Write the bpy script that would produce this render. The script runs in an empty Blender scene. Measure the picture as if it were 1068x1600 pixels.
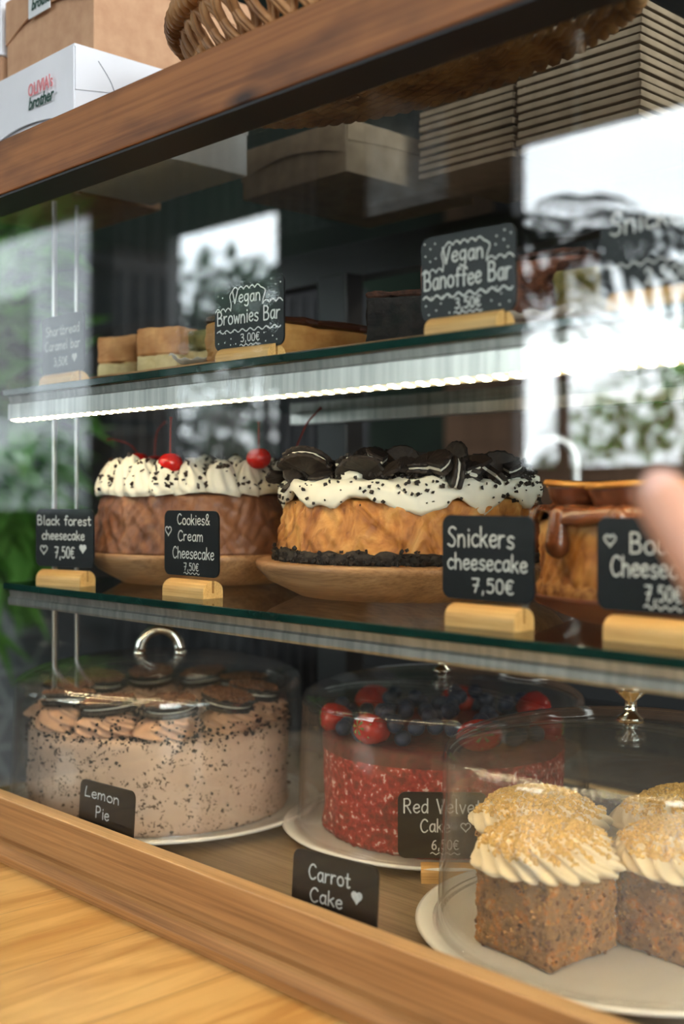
import bpy, bmesh, math, random
from mathutils import Vector, Matrix, noise
random.seed(7)
S = bpy.context.scene
COL = S.collection
PI = math.pi

# ------------------------------------------------------------------ camera, world, light, exposure
PHI = math.radians(46.14)
F = Vector((-math.sin(PHI), math.cos(PHI), 0)); R = Vector((math.cos(PHI), math.sin(PHI), 0))
FPX = 1850.0; HOR = 772.0
ZC = 1.2265                       # eye height
CT = ZC - .324                    # counter top
cam_d = bpy.data.cameras.new('camera'); cam = bpy.data.objects.new('camera', cam_d); COL.objects.link(cam)
cam.location = (0, 0, ZC); cam.rotation_euler = (PI/2, 0, PHI)
cam_d.sensor_width = 36; cam_d.sensor_fit = 'AUTO'; cam_d.lens = FPX/1600*36
cam_d.shift_y = (HOR-800)/1600
cam_d.clip_start = .02
cam_d.dof.use_dof = True; cam_d.dof.focus_distance = .93; cam_d.dof.aperture_fstop = 3.8
S.camera = cam
S.view_settings.view_transform = 'Standard'; S.view_settings.look = 'None'
S.view_settings.gamma = 1; S.view_settings.exposure = 0.0
try: S.view_settings.use_curve_mapping = False
except Exception: pass
S.cycles.transparent_max_bounces = 28
S.cycles.max_bounces = 10
S.cycles.sample_clamp_indirect = 8

WORLD_STRENGTH = 17.0
LED_STRENGTH = 92.0
w = bpy.data.worlds.new('overcast_sky'); S.world = w; w.use_nodes = True
nt = w.node_tree; nt.nodes.clear()
wo = nt.nodes.new('ShaderNodeOutputWorld'); bg = nt.nodes.new('ShaderNodeBackground')
tc = nt.nodes.new('ShaderNodeTexCoord'); nz = nt.nodes.new('ShaderNodeTexNoise'); cr = nt.nodes.new('ShaderNodeValToRGB')
nz.inputs['Scale'].default_value = 3.5; nz.inputs['Detail'].default_value = 4
cr.color_ramp.elements[0].position = .35; cr.color_ramp.elements[0].color = (.78, .86, .92, 1)
cr.color_ramp.elements[1].position = .6; cr.color_ramp.elements[1].color = (.93, .97, 1, 1)
nt.links.new(tc.outputs['Generated'], nz.inputs['Vector']); nt.links.new(nz.outputs['Fac'], cr.inputs['Fac'])
nt.links.new(cr.outputs['Color'], bg.inputs['Color']); bg.inputs['Strength'].default_value = WORLD_STRENGTH
nt.links.new(bg.outputs['Background'], wo.inputs['Surface'])

def ray(px):
    u = (px-534)/FPX
    return F + R*u
def at(px, py, D):                # world point on the plane y = D seen at a picture position
    d = ray(px); k = D/d.y
    return Vector((d.x*k, D, ZC + (HOR-py)/FPX*k))
def cz(px, py, Z):                # world point at depth Z
    d = ray(px)*Z
    return Vector((d.x, d.y, ZC + (HOR-py)/FPX*Z))

# added kitchen fill light and daylight portals
def area(name, loc, rot, sx, sy, power, col=(1, 1, 1), portal=False):
    l = bpy.data.lights.new(name, 'AREA'); l.shape = 'RECTANGLE'; l.size = sx; l.size_y = sy
    l.energy = power; l.color = col
    o = bpy.data.objects.new(name, l); o.location = loc; o.rotation_euler = rot; COL.objects.link(o)
    if portal: l.cycles.is_portal = True
    return o
YW = -2.5                          # window wall
WZ0, WZ1 = ZC-.12, ZC+1.34
WINS = [(-7.75, -5.75), (-5.05, -4.14), (-2.82, -1.55)]
HEADS = [ZC+1.62, ZC+1.36, ZC+1.36]; SILLS = [ZC-.12, ZC+.15, ZC+.07]
for (a, b), wh, WZ0 in zip(WINS, HEADS, SILLS):
    area('window_portal', ((a+b)/2, YW-.02, (WZ0+wh)/2), (PI/2, 0, 0), b-a, wh-WZ0, 1, portal=True)
area('kitchen_ceiling_lamp', (.9, 2.5, 2.9), (0, 0, 0), .5, .5, 22, (1, .86, .7))  # unseen warm fill added to brighten the kitchen wall
RW = (-2.3, .9, 1.15, 2.8)            # unseen opening added on the right for more daylight: y range, z range
area('window_portal', (3.22, (RW[0]+RW[1])/2, (RW[2]+RW[3])/2), (0, PI/2, 0), RW[3]-RW[2], RW[1]-RW[0], 1, portal=True)

# ------------------------------------------------------------------ materials
def new_mat(name):
    m = bpy.data.materials.new(name); m.use_nodes = True
    n = m.node_tree; b = n.nodes['Principled BSDF']
    return m, n, b
def c4(c): return (c[0], c[1], c[2], 1)
def srgb(r, g, b):
    f = lambda v: ((v/255+.055)/1.055)**2.4 if v/255 > .04045 else v/255/12.92
    return (f(r), f(g), f(b))
def coords(n, scale, rot=(0, 0, 0), kind='Object'):
    t = n.nodes.new('ShaderNodeTexCoord'); mp = n.nodes.new('ShaderNodeMapping')
    mp.inputs['Scale'].default_value = scale; mp.inputs['Rotation'].default_value = rot
    n.links.new(t.outputs[kind], mp.inputs['Vector']); return mp.outputs['Vector']
def noise_n(n, vec, scale, detail=4, dist=0, rough=.55):
    x = n.nodes.new('ShaderNodeTexNoise'); n.links.new(vec, x.inputs['Vector'])
    x.inputs['Scale'].default_value = scale; x.inputs['Detail'].default_value = detail
    x.inputs['Distortion'].default_value = dist; x.inputs['Roughness'].default_value = rough
    return x.outputs['Fac']
def ramp(n, fac, stops):
    r = n.nodes.new('ShaderNodeValToRGB'); e = r.color_ramp.elements
    while len(e) < len(stops): e.new(.5)
    for el, (p, c) in zip(e, stops): el.position = p; el.color = c4(c)
    n.links.new(fac, r.inputs['Fac']); return r.outputs['Color']
def bump(n, b, h, strength, dist=.001):
    x = n.nodes.new('ShaderNodeBump'); x.inputs['Strength'].default_value = strength; x.inputs['Distance'].default_value = dist
    n.links.new(h, x.inputs['Height']); n.links.new(x.outputs['Normal'], b.inputs['Normal'])
def mixc(n, fac, a, bb, mode='MIX'):
    x = n.nodes.new('ShaderNodeMix'); x.data_type = 'RGBA'; x.blend_type = mode
    for s, v in ((0, fac), (6, a), (7, bb)):
        if isinstance(v, (int, float)): x.inputs[s].default_value = v
        elif isinstance(v, tuple): x.inputs[s].default_value = c4(v)
        else: n.links.new(v, x.inputs[s])
    return x.outputs[2]
def plain(name, c, rough=.5, metal=0, var=.12, scale=30, bmp=0, spec=.5):
    m, n, b = new_mat(name)
    v = coords(n, (1, 1, 1)); f = noise_n(n, v, scale)
    n.links.new(ramp(n, f, [(.3, tuple(x*(1-var) for x in c)), (.7, tuple(min(1, x*(1+var)) for x in c))]), b.inputs['Base Color'])
    b.inputs['Roughness'].default_value = rough; b.inputs['Metallic'].default_value = metal
    b.inputs['Specular IOR Level'].default_value = spec
    if bmp: bump(n, b, f, bmp)
    return m
def blend(name, stops, scale, rough=.6, bmp=.3, detail=6, stretch=(1, 1, 1), bdist=.001, sss=0, coat=0, dist=0):
    m, n, b = new_mat(name)
    v = coords(n, stretch); f = noise_n(n, v, scale, detail, dist)
    n.links.new(ramp(n, f, stops), b.inputs['Base Color'])
    b.inputs['Roughness'].default_value = rough; b.inputs['Coat Weight'].default_value = coat
    if sss:
        b.inputs['Subsurface Weight'].default_value = sss; b.inputs['Subsurface Radius'].default_value = (.01, .006, .004)
        b.inputs['Subsurface Scale'].default_value = .3
    if bmp: bump(n, b, f, bmp, bdist)
    return m
def wood(name, dark, mid, light, stretch=(2, 30, 30), rough=.5, knots=True, scale=1.6, bmp=.15):
    m, n, b = new_mat(name)
    v = coords(n, stretch)
    f = noise_n(n, v, scale, 8, .6)
    base = ramp(n, f, [(.28, dark), (.5, mid), (.72, light)])
    v2 = coords(n, (stretch[0]*.6, stretch[1]*4, stretch[2]*4)); g = noise_n(n, v2, 3, 3)
    base = mixc(n, .35, base, ramp(n, g, [(.35, tuple(x*.55 for x in mid)), (.6, light)]))
    if knots:
        v3 = coords(n, (3.2, 9, 9)); vo = n.nodes.new('ShaderNodeTexVoronoi'); n.links.new(v3, vo.inputs['Vector'])
        vo.inputs['Scale'].default_value = 1.3
        k = ramp(n, vo.outputs['Distance'], [(.03, (1, 1, 1)), (.11, (0, 0, 0))])
        base = mixc(n, k, base, tuple(x*.35 for x in dark))
        v4 = coords(n, (1, 3, 3)); h = noise_n(n, v4, 7, 3)
        base = mixc(n, ramp(n, h, [(.52, (0, 0, 0)), (.68, (.6, .6, .6))]), base, tuple(x*.6 for x in dark))
    n.links.new(base, b.inputs['Base Color']); b.inputs['Roughness'].default_value = rough
    bump(n, b, f, bmp)
    return m
def emis(name, c, s):
    m, n, b = new_mat(name)
    b.inputs['Base Color'].default_value = c4(c); b.inputs['Emission Color'].default_value = c4(c); b.inputs['Emission Strength'].default_value = s
    return m
def clear(name, tint=(1, 1, 1), f0=.04, rough=0, haze=0.0, haze_col=(.8, .8, .8)):
    """thin clear glass: straight-through light plus the reflection of each surface"""
    m = bpy.data.materials.new(name); m.use_nodes = True; n = m.node_tree; n.nodes.clear()
    out = n.nodes.new('ShaderNodeOutputMaterial'); tr = n.nodes.new('ShaderNodeBsdfTransparent'); gl = n.nodes.new('ShaderNodeBsdfGlossy')
    tr.inputs['Color'].default_value = c4(tint); gl.inputs['Roughness'].default_value = rough
    ge = n.nodes.new('ShaderNodeNewGeometry'); dp = n.nodes.new('ShaderNodeVectorMath'); dp.operation = 'DOT_PRODUCT'
    n.links.new(ge.outputs['Incoming'], dp.inputs[0]); n.links.new(ge.outputs['Normal'], dp.inputs[1])
    def M(op, a, bv=None, clamp=False):
        x = n.nodes.new('ShaderNodeMath'); x.operation = op; x.use_clamp = clamp
        for i, v in enumerate((a, bv)):
            if v is None: continue
            if isinstance(v, (int, float)): x.inputs[i].default_value = v
            else: n.links.new(v, x.inputs[i])
        return x.outputs[0]
    cs = M('ABSOLUTE', dp.outputs['Value']); inv = M('SUBTRACT', 1.0, cs, True)
    fr = M('ADD', M('MULTIPLY', M('POWER', inv, 5.0), 1-f0), f0, True)
    mx = n.nodes.new('ShaderNodeMixShader'); n.links.new(fr, mx.inputs[0]); n.links.new(tr.outputs[0], mx.inputs[1]); n.links.new(gl.outputs[0], mx.inputs[2])
    last = mx.outputs[0]
    if haze:
        df = n.nodes.new('ShaderNodeBsdfDiffuse'); df.inputs['Color'].default_value = c4(haze_col)
        v = coords(n, (1, 1, 1)); f = noise_n(n, v, 9, 5)
        hz = M('MULTIPLY', f, haze*2)
        m2 = n.nodes.new('ShaderNodeMixShader'); n.links.new(hz, m2.inputs[0]); n.links.new(last, m2.inputs[1]); n.links.new(df.outputs[0], m2.inputs[2]); last = m2.outputs[0]
    n.links.new(last, out.inputs['Surface'])
    return m

M_ = {}
M_['beam'] = wood('stained_pine', srgb(84, 46, 18), srgb(142, 86, 40), srgb(172, 112, 58), (2, 26, 26), .5)
M_['rail'] = wood('oiled_pine', srgb(124, 80, 40), srgb(172, 120, 68), srgb(202, 150, 92), (2, 46, 46), .5, False, 2.2)
M_['rail_edge'] = wood('pale_pine_edge', srgb(186, 130, 72), srgb(218, 166, 104), srgb(232, 186, 128), (2, 46, 46), .5, False)  # lighter copy of the rail pine, bright top edge put into the colour
M_['black'] = plain('black_steel', (.008, .008, .009), .45)
M_['steel'] = blend('brushed_steel', [(.3, (.42, .41, .39)), (.7, (.68, .66, .62))], 3, .34, .12, 4, (60, 2, 2))
M_['steel'].node_tree.nodes['Principled BSDF'].inputs['Metallic'].default_value = 1
M_['chrome'] = plain('polished_chrome', (.75, .72, .66), .08, 1, .03)
M_['glass'] = clear('window_glass', (.97, .99, .98), .045)
M_['shelfglass'] = clear('shelf_glass', (.93, .97, .95), .05)
M_['dome'] = clear('clear_acrylic', (.985, .985, .98), .06, .02, .012, (.8, .78, .75))
M_['dome_wall'] = clear('scuffed_acrylic', (.985, .985, .98), .045, .07, .014, (.8, .78, .75))  # rougher to blur window reflections, with a pale haze mixed into the colour
M_['edge'] = plain('green_glass_edge', (.008, .04, .032), .1, 0, .3)
M_['card'] = plain('black_chalk_card', (.006, .007, .009), .4, 0, .2, 60, spec=.25)
M_['chalk'] = plain('white_chalk_marker', (.72, .72, .70), .8, 0, .15, 400)
M_['holder'] = wood('beech_wood', srgb(196, 140, 72), srgb(224, 172, 100), srgb(238, 194, 128), (6, 60, 60), .5, False)
M_['board'] = wood('mango_wood', srgb(110, 74, 48), srgb(160, 116, 78), srgb(196, 154, 112), (5, 34, 60), .45, False, 1.6, .2)
M_['porcelain'] = plain('white_porcelain', (.88, .86, .82), .18, 0, .02)
M_['brownplate'] = plain('terracotta_plate', srgb(120, 62, 38), .4)
M_['kraft'] = blend('kraft_cardboard', [(.3, srgb(184, 140, 106)), (.7, srgb(202, 160, 124))], 60, .8, .1)
M_['kraft_dark'] = blend('recycled_cardboard', [(.3, srgb(150, 128, 104)), (.7, srgb(178, 154, 128))], 50, .8, .1)
M_['whitecard'] = plain('white_cardboard', (.80, .81, .84), .5, 0, .02)
M_['sticker'] = plain('white_paper_label', (.72, .75, .76), .5, 0, .02)
M_['green_ink'] = plain('dark_green_ink', srgb(20, 66, 52), .6)
M_['pink_ink'] = plain('coral_ink', srgb(214, 128, 132), .6)
M_['line_ink'] = plain('cut_line', srgb(70, 78, 88), .8)
M_['wicker'] = blend('wicker_cane', [(.3, srgb(120, 78, 42)), (.5, srgb(176, 126, 78)), (.75, srgb(214, 172, 122))], 30, .55, .4, 5, (1, 1, 1))
M_['led'] = None
def led_mat(spacing=.0125):
    m, n, b = new_mat('led_strip_light')
    v = coords(n, (1, 1, 1)); sx = n.nodes.new('ShaderNodeSeparateXYZ'); n.links.new(v, sx.inputs[0])
    def M(op, a, bv=None):
        x = n.nodes.new('ShaderNodeMath'); x.operation = op
        for i, q in enumerate((a, bv)):
            if q is None: continue
            if isinstance(q, (int, float)): x.inputs[i].default_value = q
            else: n.links.new(q, x.inputs[i])
        return x.outputs[0]
    fr = M('FRACT', M('MULTIPLY', sx.outputs['X'], 1/spacing)); d = M('ABSOLUTE', M('SUBTRACT', fr, .5))
    e = M('LESS_THAN', d, .2)
    s = M('ADD', M('MULTIPLY', e, LED_STRENGTH), LED_STRENGTH*.02)
    b.inputs['Base Color'].default_value = (.8, .75, .6, 1); b.inputs['Emission Color'].default_value = (1, .76, .44, 1)
    n.links.new(s, b.inputs['Emission Strength']); return m
M_['led'] = led_mat()
# food
M_['cheese_gold'] = blend('baked_cheesecake', [(.3, srgb(120, 62, 16)), (.46, srgb(176, 112, 48)), (.6, srgb(206, 148, 78)), (.75, srgb(222, 178, 112))], 48, .5, .8, 10, (1, 1, .6), .005, dist=.8)
M_['cheese_choc'] = blend('chocolate_cheesecake', [(.3, srgb(70, 38, 22)), (.5, srgb(122, 76, 50)), (.72, srgb(152, 104, 72))], 30, .45, .8, 10, (1, 1, .5), .005, dist=.8)
M_['cream'] = plain('whipped_cream', (.82, .78, .66), .5, 0, .05, 60, .15)
M_['crumb_black'] = blend('black_cookie_crumb', [(.35, (.006, .004, .003)), (.7, (.03, .018, .012))], 220, .7, .9)
M_['cookie_black'] = blend('black_cookie', [(.35, (.010, .007, .006)), (.7, (.034, .022, .017))], 150, .6, .8)
M_['filling'] = plain('cookie_filling', (.74, .71, .62), .6)
M_['shaving'] = plain('dark_chocolate', (.028, .012, .007), .35, 0, .4)
M_['cherry'] = plain('glazed_cherry', (.50, .010, .008), .08, 0, .3, 40)
M_['cherry_dark'] = plain('dark_cherry', (.035, .003, .004), .08, 0, .3, 40)
M_['stem'] = plain('cherry_stem', (.22, .02, .015), .5)
M_['caramel_choc'] = blend('milk_chocolate_glaze', [(.3, srgb(92, 48, 26)), (.7, srgb(136, 80, 48))], 30, .22, .1, 3, coat=.4)
M_['choc_cup'] = blend('chocolate_cup', [(.3, srgb(70, 34, 20)), (.7, srgb(116, 64, 40))], 40, .3, .2)
M_['biscuit'] = blend('golden_biscuit', [(.3, srgb(176, 112, 40)), (.7, srgb(226, 166, 84))], 60, .6, .6)
M_['choc_glaze'] = plain('dark_glaze', srgb(58, 28, 16), .2)
def speckled(name, basestops, spots, vscale, thr, bmp=.5, rough=.65, nscale=14, dist=.003, spot2=None):
    m, n, b = new_mat(name)
    v = coords(n, (1, 1, 1)); f = noise_n(n, v, nscale, 5)
    base = ramp(n, f, basestops)
    vo = n.nodes.new('ShaderNodeTexVoronoi'); vo.inputs['Scale'].default_value = vscale
    v5 = mixc(n, .02, v, noise_c(n, v, vscale*1.3)); n.links.new(v5, vo.inputs['Vector'])
    msk = ramp(n, vo.outputs['Distance'], [(thr, (1, 1, 1)), (thr+.05, (0, 0, 0))])
    gate = ramp(n, noise_n(n, coords(n, (1, 1, 1)), vscale*.35, 2), [(.46, (0, 0, 0)), (.5, (1, 1, 1))])
    base = mixc(n, mixc(n, 1.0, msk, gate, 'MULTIPLY'), base, spots)
    n.links.new(base, b.inputs['Base Color']); b.inputs['Roughness'].default_value = rough
    bump(n, b, noise_n(n, v, max(vscale*.8, 190), 7), bmp, dist)
    return m
def noise_c(n, vec, scale):
    x = n.nodes.new('ShaderNodeTexNoise'); n.links.new(vec, x.inputs['Vector']); x.inputs['Scale'].default_value = scale
    return x.outputs['Color']
M_['frost'] = speckled('cookie_frosting', [(.3, srgb(186, 152, 130)), (.7, srgb(214, 184, 162))], srgb(48, 26, 18), 160, .3, .1, .55, 14, .001)
M_['swirl'] = plain('chocolate_buttercream', srgb(196, 154, 126), .5, 0, .06, 60)
M_['redcrumb'] = blend('red_velvet_crumb', [(.36, srgb(112, 8, 8)), (.5, srgb(156, 18, 16)), (.60, srgb(186, 50, 42)), (.66, srgb(232, 196, 186))], 170, .7, .9, 3)
M_['redtop'] = blend('red_velvet_top', [(.3, srgb(56, 6, 8)), (.7, srgb(110, 16, 18))], 150, .7, .8)  # darker copy of the red crumb, dim light up here put into the colour
M_['berry'] = blend('strawberry_flesh', [(.3, srgb(150, 16, 14)), (.7, srgb(200, 50, 38))], 40, .25, .3)
M_['blueberry'] = plain('blueberry_skin', (.02, .03, .07), .5, 0, .4, 60)
M_['leaf'] = plain('mint_leaf', (.16, .30, .07), .5, 0, .3, 60)
M_['carrot'] = speckled('carrot_sponge', [(.28, srgb(96, 66, 44)), (.42, srgb(154, 112, 72)), (.54, srgb(170, 124, 80)), (.6, srgb(196, 116, 44)), (.68, srgb(196, 152, 106))], srgb(80, 60, 50), 110, .22, .9, .85, 130)
M_['carrotcream'] = plain('cream_cheese_frosting', srgb(248, 226, 188), .5, 0, .04, 60)
M_['gcrumb'] = plain('golden_crumb', srgb(232, 188, 112), .8, 0, .25, 300)
M_['bcrumb'] = plain('brown_crumb', srgb(116, 74, 48), .8, 0, .4, 300)
M_['brownie'] = blend('brownie_crumb', [(.35, srgb(34, 18, 12)), (.65, srgb(84, 48, 32))], 120, .85, 1, 8, (1, 1, 1), .003)
M_['brownie_red'] = blend('cocoa_cake_crumb', [(.35, srgb(66, 34, 22)), (.65, srgb(122, 70, 44))], 90, .85, 1, 8, (1, 1, 1), .004)
M_['blackcake'] = blend('charcoal_brownie', [(.35, srgb(20, 20, 22)), (.65, srgb(46, 42, 40))], 100, .9, 1, 8, (1, 1, 1), .003)
M_['caramel'] = blend('caramel_slice', [(.3, srgb(176, 116, 56)), (.7, srgb(212, 160, 92))], 60, .5, .4)
M_['sponge'] = blend('toasted_sponge', [(.3, srgb(184, 120, 70)), (.7, srgb(222, 168, 112))], 50, .7, .4)
M_['palebase'] = blend('pale_shortbread', [(.3, srgb(206, 184, 130)), (.7, srgb(232, 214, 164))], 80, .7, .5)
M_['pistachio'] = blend('pistachio_slice', [(.3, srgb(96, 92, 50)), (.7, srgb(160, 146, 90))], 90, .8, .8)  # green reflection over the slab put into the crumb colour
M_['paper'] = plain('baking_parchment', (.66, .60, .50), .7, 0, .05)
M_['skin'] = blend('skin', [(.3, srgb(212, 152, 124)), (.7, srgb(232, 178, 150))], 12, .5, .1, 4, sss=.15)
M_['nail'] = plain('fingernail', srgb(232, 184, 166), .25, 0, .02)
M_['sleeve'] = plain('grey_cotton', (.12, .12, .13), .9, 0, .1, 200, .3)
# room
M_['wall_dark'] = plain('dark_wall_paint', (.030, .026, .024), .8, 0, .15, 3)
M_['wall_front'] = plain('shopfront_wall', (.020, .018, .018), .7, 0, .2, 3)
M_['ceiling'] = plain('grey_ceiling', (.50, .50, .48), .9, 0, .1, 3)
M_['roomfloor'] = wood('dark_floorboards', (.05, .03, .02), (.09, .055, .035), (.13, .085, .055), (2, 12, 12), .5, False)
M_['ribbed'] = plain('dark_ribbed_panel', (.035, .036, .040), .45, 0, .2)
M_['greenpaint'] = blend('green_wall_paint', [(.3, srgb(20, 30, 26)), (.7, srgb(38, 56, 44))], 2.5, .6, 0)
M_['dleaf'] = plain('dark_palm_leaf', (.018, .05, .022), .5, 0, .3, 20)
M_['gleaf'] = plain('hedge_leaf', (.16, .40, .07), .5, 0, .4, 8)
M_['tleaf'] = plain('tree_leaf', (.035, .10, .045), .5, 0, .4, 8)
M_['bark'] = plain('bark', (.06, .045, .03), .9, 0, .3)
M_['terracotta'] = plain('terracotta', (.35, .14, .07), .8)
M_['facade'] = blend('rendered_facade', [(.3, (.20, .21, .22)), (.7, (.30, .31, .32))], 1.2, .9, 0)
M_['asphalt'] = plain('pavement', (.20, .20, .20), .9, 0, .15, 4)
def tile_mat():
    m, n, b = new_mat('triangle_tile')
    v = coords(n, (1, 1, 1)); s = n.nodes.new('ShaderNodeSeparateXYZ'); n.links.new(v, s.inputs[0])
    def M(op, a, bv=None):
        x = n.nodes.new('ShaderNodeMath'); x.operation = op
        for i, q in enumerate((a, bv)):
            if q is None: continue
            if isinstance(q, (int, float)): x.inputs[i].default_value = q
            else: n.links.new(q, x.inputs[i])
        return x.outputs[0]
    y = M('MULTIPLY', s.outputs['Y'], 9.0); z = M('MULTIPLY', s.outputs['Z'], 9.0)
    def line(e): return M('ABSOLUTE', M('SUBTRACT', M('FRACT', e), .5))
    l1 = line(M('ADD', y, M('MULTIPLY', z, .577))); l2 = line(M('SUBTRACT', y, M('MULTIPLY', z, .577))); l3 = line(M('MULTIPLY', z, 1.1547))
    g = M('MAXIMUM', M('MAXIMUM', l1, l2), l3)
    n.links.new(ramp(n, g, [(.40, (.30, .31, .33)), (.47, (.62, .63, .64))]), b.inputs['Base Color']); b.inputs['Roughness'].default_value = .4
    return m
M_['tile'] = tile_mat()
def brick_mat(name, c1, c2, mortar, sc):
    m, n, b = new_mat(name)
    v = coords(n, (1, 1, 1), (PI/2, 0, 0)); t = n.nodes.new('ShaderNodeTexBrick'); n.links.new(v, t.inputs['Vector'])
    t.inputs['Color1'].default_value = c4(c1); t.inputs['Color2'].default_value = c4(c2); t.inputs['Mortar'].default_value = c4(mortar)
    t.inputs['Scale'].default_value = sc; t.offset = 0; t.inputs['Mortar Size'].default_value = .012
    t.inputs['Brick Width'].default_value = .5; t.inputs['Row Height'].default_value = .5
    n.links.new(t.outputs['Color'], b.inputs['Base Color']); b.inputs['Roughness'].default_value = .4; return m
M_['kitchentile'] = brick_mat('brown_wall_tile', srgb(112, 84, 66), srgb(126, 96, 76), srgb(86, 66, 52), 5)
def counter_mat():
    m, n, b = new_mat('golden_butcher_block')
    v = coords(n, (1, 1, 1), (0, 0, PI/2))
    t = n.nodes.new('ShaderNodeTexBrick'); n.links.new(v, t.inputs['Vector'])
    t.inputs['Scale'].default_value = 1; t.inputs['Brick Width'].default_value = .62; t.inputs['Row Height'].default_value = .105
    t.inputs['Mortar Size'].default_value = .0005; t.offset = .37
    t.inputs['Color1'].default_value = c4(srgb(206, 148, 66)); t.inputs['Color2'].default_value = c4(srgb(236, 192, 122)); t.inputs['Mortar'].default_value = c4(srgb(120, 70, 26))
    g = noise_n(n, coords(n, (34, 4, 1)), 1.4, 8, .8)
    base = mixc(n, .55, t.outputs['Color'], ramp(n, g, [(.3, srgb(176, 112, 42)), (.6, srgb(240, 196, 124))]))
    n.links.new(base, b.inputs['Base Color']); b.inputs['Roughness'].default_value = .38; bump(n, b, g, .08); return m
M_['counter'] = counter_mat()
M_['casefloor'] = wood('grey_oak_laminate', srgb(92, 74, 56), srgb(136, 114, 90), srgb(168, 146, 118), (3, 40, 10), .32, False)

# ------------------------------------------------------------------ helpers
def link(name, me, parent=None, loc=None):
    o = bpy.data.objects.new(name, me); COL.objects.link(o)
    if parent is not None: o.parent = parent
    if loc is not None: o.location = loc
    return o
def obj(name, bm, mats, parent=None, smooth=False, loc=None, label=None):
    me = bpy.data.meshes.new(name); bm.normal_update(); bm.to_mesh(me); bm.free()
    if not isinstance(mats, (list, tuple)): mats = [mats]
    for m in mats: me.materials.append(m)
    if smooth:
        for p in me.polygons: p.use_smooth = True
    o = link(name, me, parent, loc)
    if label: o['label'] = label
    return o
def thing(name, label, cat, loc=(0, 0, 0), rz=0, group=None):
    o = link(name, None, None, loc); o.rotation_euler = (0, 0, rz); o.empty_display_size = .02
    return tag(o, label, cat, group)
def tag(o, label, cat, group=None, kind=None):
    o['label'] = label; o['category'] = cat
    if group: o['group'] = group
    if kind: o['kind'] = kind
    return o
def struct(name, bm, mats, label=None):
    o = obj(name, bm, mats); o['kind'] = 'structure'
    if label: o['label'] = label
    return o
def copy_tree(o, parent=None):
    c = o.copy(); COL.objects.link(c); c.parent = parent
    for ch in list(o.children): copy_tree(ch, c)
    return c
def box(bm, x0, x1, y0, y1, z0, z1, bev=0, seg=2, mi=0, rot=None):
    t = bmesh.new()
    vs = [t.verts.new((x, y, z)) for x in (x0, x1) for y in (y0, y1) for z in (z0, z1)]
    for f in ((0, 1, 3, 2), (4, 6, 7, 5), (0, 4, 5, 1), (2, 3, 7, 6), (0, 2, 6, 4), (1, 5, 7, 3)): t.faces.new([vs[i] for i in f])
    if bev: bmesh.ops.bevel(t, geom=list(t.edges), offset=bev, segments=seg, affect='EDGES', profile=.5)
    if rot is not None: bmesh.ops.transform(t, matrix=rot, verts=t.verts)
    merge(bm, t, mi); return bm
def merge(bm, t, mi=0):
    mp = {v: bm.verts.new(v.co) for v in t.verts}
    for f in t.faces:
        try:
            nf = bm.faces.new([mp[v] for v in f.verts]); nf.material_index = mi if mi else f.material_index; nf.smooth = f.smooth
        except ValueError: pass
    t.free()
def B(*a, **k): return box(bmesh.new(), *a, **k)
def lathe(prof, seg=48, fr=None, fz=None, closed=False, mi=0, bm=None):
    """prof: (r, z) list; fr(theta, i, r, z) -> r ; fz -> z"""
    bm = bm or bmesh.new(); rings = []
    for i, (r, z) in enumerate(prof):
        if r < 1e-6 and not fr: rings.append([bm.verts.new((0, 0, z))]); continue
        row = []
        for k in range(seg):
            th = 2*PI*k/seg
            rr = fr(th, i, r, z) if fr else r
            zz = fz(th, i, r, z) if fz else z
            row.append(bm.verts.new((rr*math.cos(th), rr*math.sin(th), zz)))
        rings.append(row)
    n = len(rings)
    for i in range(n if closed else n-1):
        a, b = rings[i], rings[(i+1) % n]
        for k in range(seg):
            k2 = (k+1) % seg
            if len(a) == 1 and len(b) == 1: continue
            if len(a) == 1: f = bm.faces.new((a[0], b[k2], b[k]))
            elif len(b) == 1: f = bm.faces.new((a[k], a[k2], b[0]))
            else: f = bm.faces.new((a[k], a[k2], b[k2], b[k]))
            f.material_index = mi; f.smooth = True
    return bm
def tube(bm, pts, r, seg=8, caps=True, mi=0, closed=False):
    pts = [Vector(p) for p in pts]; n = len(pts); rings = []; up = None
    for i, p in enumerate(pts):
        if closed: d = pts[(i+1) % n]-pts[i-1]
        else: d = pts[min(i+1, n-1)]-pts[max(i-1, 0)]
        d.normalize()
        if up is None: up = d.orthogonal().normalized()
        else:
            up = up-d*up.dot(d)
            up = up.normalized() if up.length > 1e-6 else d.orthogonal().normalized()
        s = d.cross(up); rr = r(i/(n-1)) if callable(r) else r
        rings.append([bm.verts.new(p+(up*math.cos(a)+s*math.sin(a))*rr) for a in [2*PI*k/seg for k in range(seg)]])
    for i in range(n if closed else n-1):
        a, b = rings[i], rings[(i+1) % n]
        for k in range(seg):
            f = bm.faces.new((a[k], a[(k+1) % seg], b[(k+1) % seg], b[k])); f.smooth = True; f.material_index = mi
    if caps and not closed:
        for rg in (rings[0][::-1], rings[-1]):
            f = bm.faces.new(rg); f.material_index = mi
    return bm
def blob(bm, c, r, sc=(1, 1, 1), mi=0, sub=2, jit=0, fr=1):
    t = bmesh.new(); bmesh.ops.create_icosphere(t, subdivisions=sub, radius=1)
    for v in t.verts:
        k = 1+jit*noise.noise(v.co*fr+Vector(c)*90)
        v.co = Vector((v.co.x*sc[0]*r*k, v.co.y*sc[1]*r*k, v.co.z*sc[2]*r*k))+Vector(c)
    for f in t.faces: f.smooth = True; f.material_index = mi
    merge(bm, t)
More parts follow.
